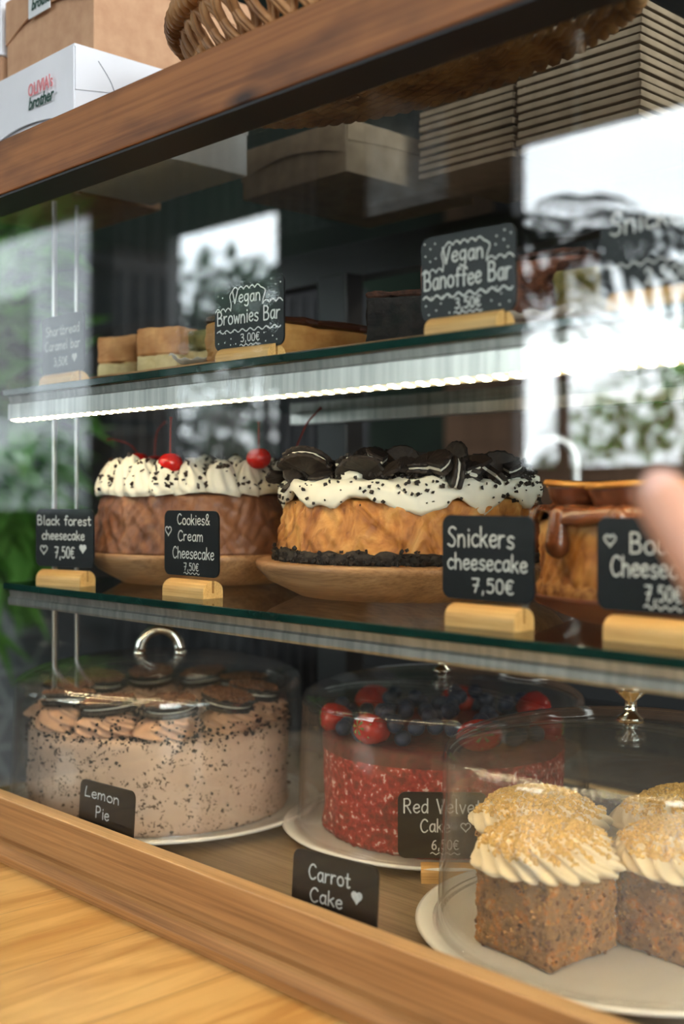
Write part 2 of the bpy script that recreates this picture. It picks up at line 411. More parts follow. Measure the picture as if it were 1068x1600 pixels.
def bit(bm, c, s, flat=.5, mi=0):
    """a tiny irregular crumb"""
    t = bmesh.new(); bmesh.ops.create_cube(t, size=1)
    m = Matrix.Rotation(random.random()*6, 4, Vector((random.random()-.5, random.random()-.5, random.random()-.5)).normalized())
    for v in t.verts: v.co = Vector((v.co.x*s*random.uniform(.6, 1.3), v.co.y*s*random.uniform(.5, 1.2), v.co.z*s*flat*random.uniform(.6, 1.2)))
    bmesh.ops.transform(t, matrix=Matrix.Translation(c) @ m, verts=t.verts); merge(bm, t, mi)
def sample_surface(me, n, cond, off=0):
    out = []; polys = [p for p in me.polygons if cond(p.center, p.normal)]
    if not polys: return out
    wts = [p.area for p in polys]
    for p in random.choices(polys, wts, k=n):
        vs = [me.vertices[i].co for i in p.vertices]
        a, b, c = vs[0], vs[1], vs[2]
        if len(vs) > 3 and random.random() < .5: b, c = vs[2], vs[3]
        u, v = random.random(), random.random()
        if u+v > 1: u, v = 1-u, 1-v
        out.append((a+(b-a)*u+(c-a)*v+p.normal*off, p.normal))
    return out
def rough(bm, amp, fr, seed=0, z_keep=None):
    bm.normal_update()
    for v in bm.verts:
        if z_keep and z_keep(v.co): continue
        v.co += v.normal*amp*noise.noise(v.co*fr+Vector((seed, seed*2, 0)))
    return bm
def subdiv(bm, cuts): bmesh.ops.subdivide_edges(bm, edges=bm.edges, cuts=cuts, use_grid_fill=True); return bm

# ------------------------------------------------------------------ chalk lettering (stroke alphabet)
G = {
 'a': (6, ["5,4.6 4,5.8 2,5.8 .4,4 .4,1.6 1.8,0 3.6,.6 5,3", "5,6 5,1.2 5.6,0"]), 'b': (6, ["0,10 0,0", "0,3.6 2,6 4.2,5.6 5,3 4,.5 2,0 0,1.4"]),
 'c': (5.2, ["5,5 3,6 1,5 0,3 1,.7 3,0 5,1"]), 'd': (6, ["5,4.6 4,5.8 2,5.8 .4,4 .4,1.6 1.8,0 3.6,.6 5,3", "5,10 5,0"]),
 'e': (5.4, ["0,3 2.5,3.2 4.8,3.8 4.3,5.5 2.6,6 .8,5 0,3 .9,.8 3,0 5,1.2"]), 'f': (4.6, ["4.8,9 3.6,10 2.2,9.2 2,6.5 2,0", "0,5.8 4.2,5.8"]),
 'g': (6, ["5,4.6 4,5.8 2,5.8 .4,4.4 .4,2 1.8,.6 3.6,1 5,3", "5,6 5,-1 4,-3 2.2,-3.4 .5,-2.4"]), 'h': (5.6, ["0,10 0,0", "0,3.6 2,6 4,5.4 4.7,3.4 4.8,0"]),
 'i': (2, ["1,6 1,0", "1,8.2 1,8.6"]), 'k': (5.2, ["0,10 0,0", "4.4,6 0,2.8|s", "1.4,3.8 4.8,0|s"]), 'l': (2.6, ["1,10 1,1.4 2,0"]),
 'm': (8.2, ["0,6 0,0", "0,3.8 1.5,6 3,5.6 3.6,4 3.6,0", "3.6,3.8 5.2,6 6.6,5.6 7.2,4 7.2,0"]), 'n': (5.6, ["0,6 0,0", "0,3.6 2,6 4,5.4 4.7,3.4 4.8,0"]),
 'o': (6, ["3,6 1,5.2 0,3 1,.7 3,0 5,.9 5.6,3 4.8,5.2 3,6"]), 'r': (4.4, ["0,6 0,0", "0,3.4 1.6,5.6 3.8,5.8"]),
 's': (5, ["4.6,5.2 2.8,6 .8,5 1.1,3.6 3.6,2.6 4.5,1.3 3,0 .2,.7"]), 't': (4.6, ["2,9 2,1.4 3,0 4.3,.6", "0,6 4.3,6"]),
 'u': (6, ["0,6 0,2 1.2,.2 3.2,.3 4.8,2.4", "4.8,6 4.8,1 5.6,0"]), 'v': (5.2, ["0,6 2.3,0 4.8,6|s"]), 'w': (7.6, ["0,6 1.6,.2 3.5,5 5.5,.2 7,6|s"]),
 'y': (5.6, ["0,6 .3,3.2 2.2,1.8 4.6,3", "4.8,6 4.8,-1 3.8,-3 2,-3.4 .6,-2.3"]), 'B': (7, ["0,10 0,0", "0,10 3.4,9.9 5.2,8.3 4.2,6 .3,5.2", ".3,5.2 4.6,5 6.1,2.6 4.5,.3 0,0"]),
 'C': (7.2, ["6.5,8.5 4.5,10 2,9.2 .2,6.2 .2,3.4 1.8,.6 4.2,0 6.6,1.5"]), 'L': (6.2, ["1.4,10 .5,5 .3,.3 5.5,.6|s"]), 'P': (6.6, [".3,10 .3,0", ".3,9.9 3.8,10 5.6,7.8 4.3,5.3 .4,4.6"]),
 'R': (6.8, [".3,10 .3,0", ".3,9.9 3.8,10 5.4,7.9 4.2,5.6 .4,5", "2.4,5 6,0|s"]), 'S': (6.6, ["6,9 4,10 1.6,9.3 .9,7.2 3.2,5.4 5.4,3.4 4.9,.9 2.6,0 .2,1.1"]),
 'V': (7, ["0,10 3,0 6.4,10|s"]), '&': (7, ["6.4,0 1.6,6.8 1.7,9 3.2,10 4.6,8.8 3.9,6.8 1,4 .4,2 1.7,.2 3.9,.5 6.2,3.8"]),
 '\u20ac': (6.4, ["6,9 4,10 2,9 1,6.4 1,3.4 2,.9 4,0 6,1", "0,6.2 4.5,6.2", "0,4 4.2,4"]), '0': (6, ["3,10 1,8.6 .4,5 1,1.4 3,0 5,1.4 5.6,5 5,8.6 3,10"]),
 '2': (6, [".4,8 1.6,9.8 4,9.8 5.2,7.8 4,5 .3,.2|", ".3,.2 5.6,.2"]), '3': (5.8, [".4,9.2 2.6,10 4.8,8.6 4,6.2 2,5.6 4.4,5 5.3,2.6 3.6,.2 .2,.8"]),
 '5': (5.8, ["5,10 1,10 .8,6|s", ".8,6 3,6.6 5.2,4.8 5,1.6 2.8,0 .2,.8"]), '6': (6, ["5,9.4 2.6,8.4 .8,5 .5,2 2,0 4.4,.4 5.4,2.6 4,5 1.8,4.6 .6,2.6"]),
 '7': (6, ["0,10 5.4,10 2.2,0|s", "1,5 5,5.2"]), ',': (3, ["1.4,1 1,-1.6"]), ' ': (4, []), "'": (2.4, ["1,10 .8,8"]),
}
def smooth_pts(pts, k=5):
    if len(pts) < 3: return pts
    out = []; closed = (Vector(pts[0])-Vector(pts[-1])).length < 1e-6
    n = len(pts)
    for i in range(n-1):
        p0 = pts[i-1] if i > 0 else (pts[-2] if closed else pts[0]); p1, p2 = pts[i], pts[i+1]
        p3 = pts[i+2] if i+2 < n else (pts[1] if closed else pts[-1])
        for j in range(k):
            t = j/k
            out.append(tuple(.5*(2*p1[a]+(p2[a]-p0[a])*t+(2*p0[a]-5*p1[a]+4*p2[a]-p3[a])*t*t+(3*p1[a]-p0[a]-3*p2[a]+p3[a])*t**3) for a in (0, 1)))
    out.append(pts[-1]); return out
def ribbon(bm, pts, w, y, th=.00025):
    """chalk stroke on the plane y, in x/z, with round ends, as a thin raised bar"""
    for i, p in enumerate(pts):
        vs = [bm.verts.new((p[0]+w/2*math.cos(a), y-th-.00001*(i % 3), p[1]+w/2*math.sin(a))) for a in [2*PI*k/8 for k in range(8)]]
        bm.faces.new(vs)
    for a, b in zip(pts, pts[1:]):
        d = Vector((b[0]-a[0], b[1]-a[1]))
        if d.length < 1e-7: continue
        d.normalize(); n = Vector((-d.y, d.x))*w/2
        bm.faces.new([bm.verts.new((q[0]+s*n.x, y-th, q[1]+s*n.y)) for q, s in ((a, 1), (a, -1), (b, -1), (b, 1))])
def write(bm, s, cx, z, h, y, w=.0011, width=None, slant=0, jitter=.03, align='c'):
    """text centred on cx with baseline z and cap height h; squeezed to width when given"""
    k = h/10; gap = 1.5*k
    tot = sum(G[c][0]*k+gap for c in s)-gap
    sx = width/tot if width else 1
    x = cx-(tot*sx/2 if align == 'c' else 0)
    rnd = random.Random(sum(map(ord, s)))
    for c in s:
        gw, strokes = G[c]; dz = rnd.uniform(-jitter, jitter)*h
        for st in strokes:
            sharp = '|s' in st; pts = [tuple(map(float, q.split(','))) for q in st.replace('|s', '').replace('|', '').split()]
            if not sharp: pts = smooth_pts(pts)
            ribbon(bm, [(x+(p[0]*k+slant*p[1]*k)*sx, z+dz+p[1]*k) for p in pts], w, y)
        x += (gw*k+gap)*sx
def wave(bm, x0, x1, z, amp, n, y, w=.001, bulge=False):
    m = n*8; pts = []
    for i in range(m+1):
        t = i/m; s = math.sin(t*n*PI)
        pts.append((x0+(x1-x0)*t, z+amp*(abs(s) if bulge else math.sin(t*n*2*PI))))
    ribbon(bm, pts, w, y)
def heart(bm, cx, cz_, s, y, w=.001, fill=False):
    pts = []
    for i in range(25):
        t = 2*PI*i/24
        pts.append((cx+s*.0625*16*math.sin(t)**3*.5, cz_+s*.5*(13*math.cos(t)-5*math.cos(2*t)-2*math.cos(3*t)-math.cos(4*t))/16))
    if fill: bm.faces.new([bm.verts.new((p[0], y-.00025, p[1])) for p in pts[:-1]])
    ribbon(bm, pts, w, y)
def dots(bm, pts, y, w=.0013):
    for p in pts: ribbon(bm, [p], w, y)

CW, CH, CTH = .074, .054, .0016
def rounded_card(w=CW, h=CH, r=.0065):
    bm = bmesh.new(); pts = []
    for cx, cy, a0 in ((w/2-r, h-r, 0), (-w/2+r, h-r, PI/2), (-w/2+r, r, PI), (w/2-r, r, 1.5*PI)):
        for k in range(7):
            a = a0+PI/2*k/6; pts.append((cx+r*math.cos(a), cy+r*math.sin(a)))
    f = bm.faces.new([bm.verts.new((p[0], -CTH/2, p[1])) for p in pts])
    ex = bmesh.ops.extrude_face_region(bm, geom=[f]); bmesh.ops.translate(bm, verts=[v for v in ex['geom'] if isinstance(v, bmesh.types.BMVert)], vec=(0, CTH, 0))
    bmesh.ops.recalc_face_normals(bm, faces=bm.faces); return bm
def holder_bm(L=.056, Wd=.020, H=.0142):
    bm = bmesh.new(); prof = [(-Wd/2, 0)]
    for k in range(11):
        a = PI-PI*k/10; prof.append((math.cos(a)*Wd/2, H*.42+math.sin(a)*H*.58))
    prof.append((Wd/2, 0))
    # slot for the card
    mid = [i for i, p in enumerate(prof) if abs(p[0]) < 1e-6][0]; s = .0011
    prof = prof[:mid]+[(-s, H), (-s, H-.010), (s, H-.010), (s, H)]+prof[mid+1:]
    a = [bm.verts.new((-L/2, p[0], p[1])) for p in prof]; b = [bm.verts.new((L/2, p[0], p[1])) for p in prof]
    n = len(prof)
    for i in range(n):
        f = bm.faces.new((a[i], b[i], b[(i+1) % n], a[(i+1) % n])); 
    bm.faces.new(a[::-1]); bm.faces.new(b); bmesh.ops.recalc_face_normals(bm, faces=bm.faces)
    return bm
def price_tag(label, loc, yaw, draw, tilt=0, hold=True, card_w=CW, low=0.0168, hshift=.001):
    t = thing('price_tag', label, 'price tag', loc, math.radians(yaw), None)
    if hold: 
        h = obj('holder', holder_bm(), M_['holder'], t, loc=(hshift, 0, 0)); 
    z0 = low
    c = obj('card', rounded_card(card_w), M_['card'], t, loc=(0, 0, z0))
    c.rotation_euler = (math.radians(tilt), 0, 0)
    bm = bmesh.new(); draw(bm, -CTH/2)
    l = obj('lettering', bm, M_['chalk'], c)
    return t

# ------------------------------------------------------------------ structure: rooms
FL = 0.0
struct('floor', B(-8, 3.2, -2.6, 3.3, -.05, 0), M_['roomfloor'])
struct('ceiling', B(-8, 3.2, -2.6, 3.3, 3.0, 3.08), M_['ceiling'])
wf = bmesh.new(); xs = [-8]+[v for p in WINS for v in p]+[3.2]
for i in range(0, len(xs), 2): box(wf, xs[i], xs[i+1], YW-.12, YW, 0, 3.0)
for (a, b), wh, WZ0 in zip(WINS, HEADS, SILLS):
    box(wf, a, b, YW-.12, YW, 0, WZ0); box(wf, a, b, YW-.12, YW, wh, 3.0)
struct('wall_front', wf, M_['wall_front'])
struct('wall_back', B(-2.9, 3.2, 3.2, 3.3, 0, 3), M_['kitchentile'])
wl = B(-2.9, -2.8, .9, 3.2, ZC-.22, 3)
struct('wall_left', wl, M_['greenpaint'])
struct('trim_1', B(-2.9, -2.79, .9, 3.2, 0, ZC-.22), M_['tile'])
struct('wall_side', B(-8, -2.8, .9, 1.0, 0, 3), M_['wall_dark'])
struct('wall_far_left', B(-8.1, -8, -2.6, 1, 0, 3), M_['wall_dark'])
bm = bmesh.new(); box(bm, 3.2, 3.3, -2.6, RW[0], 0, 3); box(bm, 3.2, 3.3, RW[1], 3.3, 0, 3); box(bm, 3.2, 3.3, RW[0], RW[1], 0, RW[2]); box(bm, 3.2, 3.3, RW[0], RW[1], RW[3], 3)
struct('wall_right', bm, M_['wall_dark'])
for i, (a, b) in enumerate(WINS):
    bm = bmesh.new(); t = .03; WZ1 = HEADS[i]; WZ0 = SILLS[i]
    box(bm, a, a+t, YW-.09, YW-.02, WZ0, WZ1); box(bm, b-t, b, YW-.09, YW-.02, WZ0, WZ1)
    box(bm, a+t, b-t, YW-.09, YW-.02, WZ0, WZ0+t); box(bm, a+t, b-t, YW-.09, YW-.02, WZ1-t, WZ1)
    struct('window_%d' % (i+1), bm, M_['black'])

# ------------------------------------------------------------------ counter
ct = thing('counter', 'golden butcher block wooden counter top in front of and under the cake display case', 'counter', (0, 0, 0))
obj('worktop', B(-1.21, 1.2, -.02, 1.12, CT-.04, CT, bev=.003), M_['counter'], ct)
obj('cabinet_body', B(-1.18, 1.15, .04, 1.08, .02, CT-.04), M_['wall_dark'], ct)

# ------------------------------------------------------------------ display case
XL, XR = -1.05, .32; XG = -1.185     # shelves end at XL, the glass case itself runs on to XG
YG = .53; YB = 1.0
case = thing('display_case', 'wooden and glass cake display case with two lit glass shelves, standing on the counter', 'display case', (0, 0, 0))
# bottom: floor, rail, ledge
obj('case_floor', B(XG, XR, .516, YB, CT+.001, CT+.005), M_['casefloor'], case)
zr = ZC-.271
rl = B(XG-.01, XR+.02, .5135, .5285, CT+.001, zr, bev=.0008)
rl.normal_update()
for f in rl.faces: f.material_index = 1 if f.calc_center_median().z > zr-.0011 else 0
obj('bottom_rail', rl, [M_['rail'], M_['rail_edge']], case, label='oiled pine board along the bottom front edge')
lg = bmesh.new()
prof = [(.5045, CT+.0005), (.503, CT+.008), (.5045, CT+.0165), (.507, CT+.0185), (.5133, CT+.0192), (.5133, CT+.0005)]
def extr(bm, prof, x0, x1, mi=0):
    a = [bm.verts.new((x0, p[0], p[1])) for p in prof]; b = [bm.verts.new((x1, p[0], p[1])) for p in prof]; n = len(prof)
    for i in range(n): bm.faces.new((a[i], b[i], b[(i+1) % n], a[(i+1) % n])).material_index = mi
    bm.faces.new(a[::-1]).material_index = mi; bm.faces.new(b).material_index = mi
    bmesh.ops.recalc_face_normals(bm, faces=bm.faces); return bm
obj('ledge', extr(lg, prof, XG-.01, XR+.02), M_['rail'], case)
obj('back_rail', B(XG, XR, YB-.015, YB, CT+.005, CT+.03), M_['black'], case)
# top beam and its black channel
obj('top_beam', B(XL-.22, XR+.05, .493, .520, ZC+.2575, ZC+.3035, bev=.0012, seg=2), M_['beam'], case, label='dark stained pine beam along the top front edge')
obj('top_channel', box(B(XL-.2, XR+.04, .5205, .5285, ZC+.2570, ZC+.297), XL-.2, XR+.04, .4945, .5285, ZC+.2552, ZC+.2570), M_['black'], case)
tg = B(XL-.21, XR, .53, YB, ZC+.296, ZC+.302)
obj('top_glass', tg, M_['glass'], case)
obj('top_rear_beam', B(XL-.22, XR+.05, YB, YB+.03, ZC+.262, ZC+.3035), M_['black'], case)
# glass
obj('front_glass', B(XG+.003, XR-.003, YG, YG+.005, CT+.005, ZC+.295), M_['glass'], case)
obj('side_glass', B(XG-.001, XG+.003, YG+.006, YB-.03, CT+.005, ZC+.295), M_['glass'], case)
obj('side_glass', B(XR-.003, XR+.001, YG+.006, YB-.03, CT+.005, ZC+.295), M_['glass'], case)
for x in (XL+.022, XR-.022):
    obj('corner_post', B(x-.025, x+.025, YB-.03, YB+.0, CT+.005, ZC+.262, bev=.002), M_['black'], case)
# shelf rails: slim bright uprights just inside the glass
for x in (XL+.008, XR-.008):
    for y, ww in ((.607, .0022), (.632, .0016)):
        obj('shelf_upright', B(x-.0015, x+.0015, y-ww, y+ww, CT+.005, ZC+.29, bev=.0004), M_['steel'], case)
def shelf(ztop, zlow, name, lip=True):
    """glass shelf with an aluminium light profile hanging under its front edge"""
    g = B(XL+.012, XR-.012, .549, .93, ztop-.006, ztop, bev=.0006, seg=1)
    bm = g; bm.normal_update()
    for f in bm.faces: f.material_index = 0 if abs(f.normal.z) > .9 else 1
    s = obj('shelf', bm, [M_['shelfglass'], M_['edge']], case, label=name)
    zt = ztop-.0065
    pr = [(.551, zt), (.5535, zt), (.5545, zt-.006), (.5525, zt-.0075), (.5525, zlow), (.553, zlow-(.0018 if ztop < ZC else 0)), (.5545, zlow-(.0018 if ztop < ZC else 0)), (.555, zlow), (.5665, zlow), (.5665, zlow+.0035), (.560, zlow+.0035), (.5555, zlow+.0075), (.5555, zt-.003), (.59, zt-.0025), (.59, zt)]
    p = obj('light_profile', extr(bmesh.new(), [(a, b) for a, b in pr], XL+.016, XR-.016), M_['steel'], s)
    # LED tape on the slanted lower lip
    tape = bmesh.new(); a = Vector((0, .5528, zlow+.0054)); b = Vector((0, .5574, zlow+.0002)); n = Vector((0, -.75, -.66))*.0006
    a, b = a+(b-a)*.45, a+(b-a)*.95
    pts = [a+n, b+n, b+n*.2, a+n*.2]
    extr(tape, [(q.y, q.z) for q in pts], XL+.02, XR-.02)
    if lip: obj('led_strip', tape, M_['led'], s, label='row of warm white lights')
    t2 = extr(bmesh.new(), [(.5570, zlow-.0008), (.5660, zlow-.0008), (.5660, zlow-.0002), (.5570, zlow-.0002)] if ztop < ZC else [(.5540, zlow-.0002), (.5610, zlow-.0018), (.5610, zlow-.0003), (.5540, zlow-.0001)], XL+.02, XR-.02)
    obj('led_strip', t2, M_['led'], s, label='row of warm white lights')
    obj('shelf_bracket', B(XL+.011, XR-.011, .915, .93, ztop-.018, ztop-.0065), M_['steel'], s)
    return s
ZT = ZC+.0992; ZM = ZC-.0845
shelf(ZT, ZC+.0708, 'upper glass shelf', False)
shelf(ZM, ZC-.1035, 'middle glass shelf', False)
obj('led_strip', B(XL+.02, XR-.02, .5395, .5406, ZC+.2612, ZC+.2620), M_['led'], case, label='row of warm white lights under the top beam')
obj('light_channel', B(XL+.02, XR-.02, .5362, .5445, ZC+.2622, ZC+.2955), M_['black'], case)
ZF = CT+.005

# ------------------------------------------------------------------ price tags
def T_cookies(bm, y):
    write(bm, 'Cookies&', .004, .0425, .0085, y, .0010, .044); heart(bm, -.031, .037, .0085, y)
    write(bm, 'Cream', .000, .029, .0085, y, .0010, .034); write(bm, 'Cheesecake', .0035, .0145, .0095, y, .0010, .056)
    write(bm, '7,50\u20ac', .001, .0045, .006, y, .0008, .020); wave(bm, -.009, .012, .0022, .0007, 4, y, .0007)
def T_snick(bm, y):
    write(bm, 'Snickers', -.005, .034, .0125, y, .0012, .054); write(bm, 'cheesecake', .000, .0195, .0105, y, .0012, .064)
    write(bm, '7,50\u20ac', .005, .0052, .0085, y, .0012, .033)
def T_forest(bm, y):
    write(bm, 'Black forest', .000, .039, .0085, y, .0011, .068); write(bm, 'cheesecake', -.001, .0255, .0085, y, .0011, .054)
    write(bm, '7,50\u20ac', .001, .0085, .010, y, .0012, .025); heart(bm, .024, .018, .008, y, .001, True); heart(bm, -.026, .016, .009, y)
def T_bounty(bm, y):
    heart(bm, -.028, .041, .0075, y, .0012); write(bm, 'Bounty', .009, .034, .0115, y, .0012, .046)
    write(bm, 'Cheesecake', .0035, .0205, .0115, y, .0012, .061); write(bm, '7,50\u20ac', .007, .007, .0085, y, .0011, .023); wave(bm, -.005, .019, .0035, .0011, 4, y)
def T_caramel(bm, y):
    write(bm, 'Shortbread', .000, .036, .0085, y, .0010, .060); write(bm, 'Caramel bar', .000, .022, .0085, y, .0010, .062)
    write(bm, '3,50\u20ac', -.003, .007, .0075, y, .0010, .024); heart(bm, .021, .013, .008, y, .001, True)
def cloud(bm, y, top=.046):
    wave(bm, -.017, .013, top, .0022, 5, y, .0010, True)
    ribbon(bm, smooth_pts([(-.017, top), (-.020, .042), (-.0185, .036), (-.019, .031)]), .001, y)
    ribbon(bm, smooth_pts([(.013, top), (.018, .043), (.016, .037), (.0155, .033)]), .001, y)
    wave(bm, -.036, -.019, .0305, .0024, 3, y, .0010, True); wave(bm, .0155, .036, .033, .0024, 3, y, .0010, True)
def carddots(bm, y, seed):
    r = random.Random(seed); P = []
    for _ in range(400):
        p = (r.uniform(-.034, .034), r.uniform(.003, .051))
        if .0165 < p[1] < .0375 and True: continue
        if p[1] > .030 and -.023 < p[0] < .021: continue
        if p[1] < .0165 and -.013 < p[0] < .016: continue
        if all(math.hypot(p[0]-q[0], p[1]-q[1]) > .0045 for q in P): P.append(p)
    dots(bm, P, y)
def T_brownies(bm, y):
    write(bm, 'Vegan', -.002, .036, .0095, y, .0012, .030); write(bm, 'Brownies Bar', .000, .0205, .0105, y, .0013, .067)
    cloud(bm, y); wave(bm, -.034, .034, .0145, .0011, 8, y, .0010); write(bm, '3,00\u20ac', .002, .0055, .006, y, .0009, .020)
    wave(bm, -.009, .012, .003, .0007, 4, y, .0008); carddots(bm, y, 3)
def T_banoffee(bm, y):
    write(bm, 'Vegan', -.003, .0355, .0105, y, .0013, .032); write(bm, 'Banoffee Bar', .000, .0200, .0115, y, .0014, .068)
    cloud(bm, y, .0465); wave(bm, -.035, .035, .0145, .0013, 8, y, .0013); write(bm, '3,50\u20ac', .001, .0055, .0065, y, .0011, .020)
    wave(bm, -.010, .012, .003, .0008, 4, y, .0009); carddots(bm, y, 8)
def T_snickbar(bm, y):
    write(bm, 'Snickers', .000, .036, .012, y, .0013, .060); write(bm, '2,50\u20ac', .006, .006, .008, y, .0011, .028)
    wave(bm, -.034, .034, .018, .0012, 8, y, .0010)
def T_lemon(bm, y):
    write(bm, 'Lemon', -.006, .040, .0085, y, .0011, .047); write(bm, 'Pie', -.004, .0245, .0095, y, .0012, .018); write(bm, '6,50\u20ac', .000, .008, .0075, y, .001, .024)
def T_carrot(bm, y):
    write(bm, 'Carrot', -.004, .0355, .0100, y, .0012, .036); write(bm, 'Cake', -.006, .0205, .0095, y, .0012, .028); heart(bm, .020, .031, .0085, y, .001, True)
    write(bm, '6,50\u20ac', .000, .006, .0075, y, .001, .024)
def T_velvet(bm, y):
    write(bm, 'Red Velvet', .000, .037, .0115, y, .0012, .064); write(bm, 'Cake', -.006, .0215, .0105, y, .0012, .024); heart(bm, .019, .026, .008, y)
    write(bm, '6,50\u20ac', .002, .0075, .0075, y, .001, .022); wave(bm, -.010, .014, .004, .0008, 4, y, .0008)
def fx(px, D): return at(px, 0, D).x
LT = 'black price tag reading '
price_tag(LT+'Cookies & Cream Cheesecake 7,50€, middle shelf', (fx(299, 0.588), 0.588, ZM), 0, T_cookies)
price_tag(LT+'Snickers cheesecake 7,50€, middle shelf', (fx(761, 0.586), 0.586, ZM), 0, T_snick)
price_tag(LT+'Black forest cheesecake 7,50€, left end of middle shelf', (fx(101, .575), .575, ZM), 14, T_forest)
price_tag(LT+'Bounty Cheesecake, partly behind the blurred hand', (fx(1020, 0.593), 0.593, ZM), 0, T_bounty)
price_tag(LT+'Caramel bar 3,50€ with a heart, left end of upper shelf', (fx(99, .58), .58, ZT), 0, T_caramel, low=.0145)
price_tag(LT+'Vegan Brownies Bar 3,00€, with white dots', (fx(389, .578), .578, ZT), 6, T_brownies, low=.0125)
price_tag(LT+'Vegan Banoffee Bar 3,50€, with white dots', (fx(730, .575), .575, ZT), 3, T_banoffee, low=.0130)
price_tag(LT+'Snickers 2,50€, right end of upper shelf', (fx(1028, .575), .575, ZT), 0, T_snickbar, low=.0110)
price_tag(LT+'Lemon Pie, behind the bottom rail', (fx(163, .553), .553, ZF), 5, T_lemon, tilt=-4)
price_tag(LT+'Carrot Cake with a heart, behind the bottom rail', (fx(519, .555), .555, ZF), 8, T_carrot, tilt=-4)
price_tag(LT+'Red Velvet Cake, on the case floor beside the red cake', (-.648, .738, ZF), 44, T_velvet, tilt=-3, low=.018, hshift=.01)

# ------------------------------------------------------------------ plates and domes
def dome_bm(r, h, t=.0028):
    wall = [(r*(1-.032*k/16), h*(.03+.77*k/16)) for k in range(17)]
    top = smooth2([(r*.968, h*.80), (r*.957, h*.835), (r*.925, h*.865), (r*.83, h*.905), (r*.6, h*.955), (r*.3, h*.989), (.002, h)])[1:]
    outer = [(r+.0035, 0), (r+.0035, .0022), (r+.003, .0028), (r+.0004, .003), (r, .0036)]+wall+top+[(.0001, h)]
    inner = [(max(a-t, .0001), b-(t if b > h*.82 else 0)) for a, b in outer[4:]][::-1]
    return lathe(outer+inner+[(r-t, 0), (r+.0035, 0)], 128)
def smooth2(p): return [tuple(q) for q in smooth_pts(p, 3)]
def cake_dome(label, loc, r, h, rz, handle):
    t = thing('cake_dome', label, 'cake dome', loc, rz, None)
    dbm = dome_bm(r, h)
    for f in dbm.faces: f.material_index = 1 if .006 < f.calc_center_median().z < h*.78 else 0
    obj('cover', dbm, [M_['dome'], M_['dome_wall']], t)
    bm = bmesh.new()
    if handle == 'arch':
        pts = [(math.cos(a)*.020, 0, h+.001+math.sin(a)*.022) for a in [PI*k/16 for k in range(17)]]
        tube(bm, pts, lambda q: .0060-.0010*math.sin(q*PI), 12)
        for s in (-1, 1): merge(bm, shift(lathe([(.0001, h-.004), (.0065, h-.004), (.0065, h+.001), (.004, h+.003), (.0001, h+.003)], 16), (s*.0205, 0, 0)))
    else:
        lathe([(.0001, h-.003), (.010, h-.003), (.010, h), (.0048, h+.003), (.0045, h+.012), (.011, h+.018), (.0125, h+.024), (.009, h+.029), (.0001, h+.031)], 24, bm=bm)
    obj('handle', bm, M_['chrome'], t, label='shiny metal handle')
    return t
def shift(bm, v): bmesh.ops.translate(bm, verts=bm.verts, vec=v); return bm
def plate(label, loc, r, mat, name='plate', h=.011):
    p = obj(name, lathe([(.0001, .002), (r*.55, .002), (r*.57, 0), (r*.62, 0), (r*.64, .003), (r*.93, .0075), (r-.002, h-.002), (r, h), (r-.003, h+.0012), (r*.93, h-.001), (r*.86, .0062), (.0001, .0058)], 96), mat, smooth=True, loc=loc)
    return tag(p, label, 'plate')
CC = (at(250, 0, .701).x, .701, ZF)      # chocolate cookie cake
KC = (-.471, .741, ZF)                   # carrot cake
RC = (-.750, .902, ZF)                   # red velvet cake
RC = (-.742, .845, ZF)
plate('white porcelain plate under the speckled chocolate cookie cake', CC, .1625, M_['porcelain'])
plate('white porcelain plate under the carrot cake squares', KC, .155, M_['porcelain'])
plate('white porcelain plate under the red velvet cake', RC, .152, M_['porcelain'])
PZ = .0066
def up(c, dz): return (c[0], c[1], c[2]+dz)
cake_dome('clear cake dome with arched chrome handle over the chocolate cookie cake', up(CC, PZ+.002), .148, .150, .9, 'arch')
cake_dome('clear cake dome with round knob over the carrot cake squares', up(KC, PZ+.002), .139, .150, 0, 'knob')
cake_dome('clear cake dome over the red velvet cake, at the back', up(RC, PZ+.002), .137, .145, 0, 'knob')

# ------------------------------------------------------------------ cakes
def swirl_bm(r, h, n=10, tw=1.2, amp=.16, rows=16, seg=None, bulge=True, tip=True, wob=0, seed=0):
    seg = seg or n*7; prof = []
    for j in range(rows+1):
        t = j/rows
        rr = (math.sqrt(max(0, 1-t**2.1)) if tip is False else (1-t)**.6*(1+.28*t))*r
        if bulge and t < .16: rr *= .86+.14*math.sin(t/.16*PI/2)
        prof.append((max(rr, .0003), h*t))
    def fr(th, i, rr, z):
        t = z/h; s = abs(math.sin(n/2*(th+tw*t)))
        k = 1+amp*(s-.55)*(1 if t < .85 else .5)
        if wob: k *= 1+wob*noise.noise(Vector((math.cos(th)*1.5, math.sin(th)*1.5, t*2+seed)))
        return rr*k
    return lathe(prof, seg, fr)
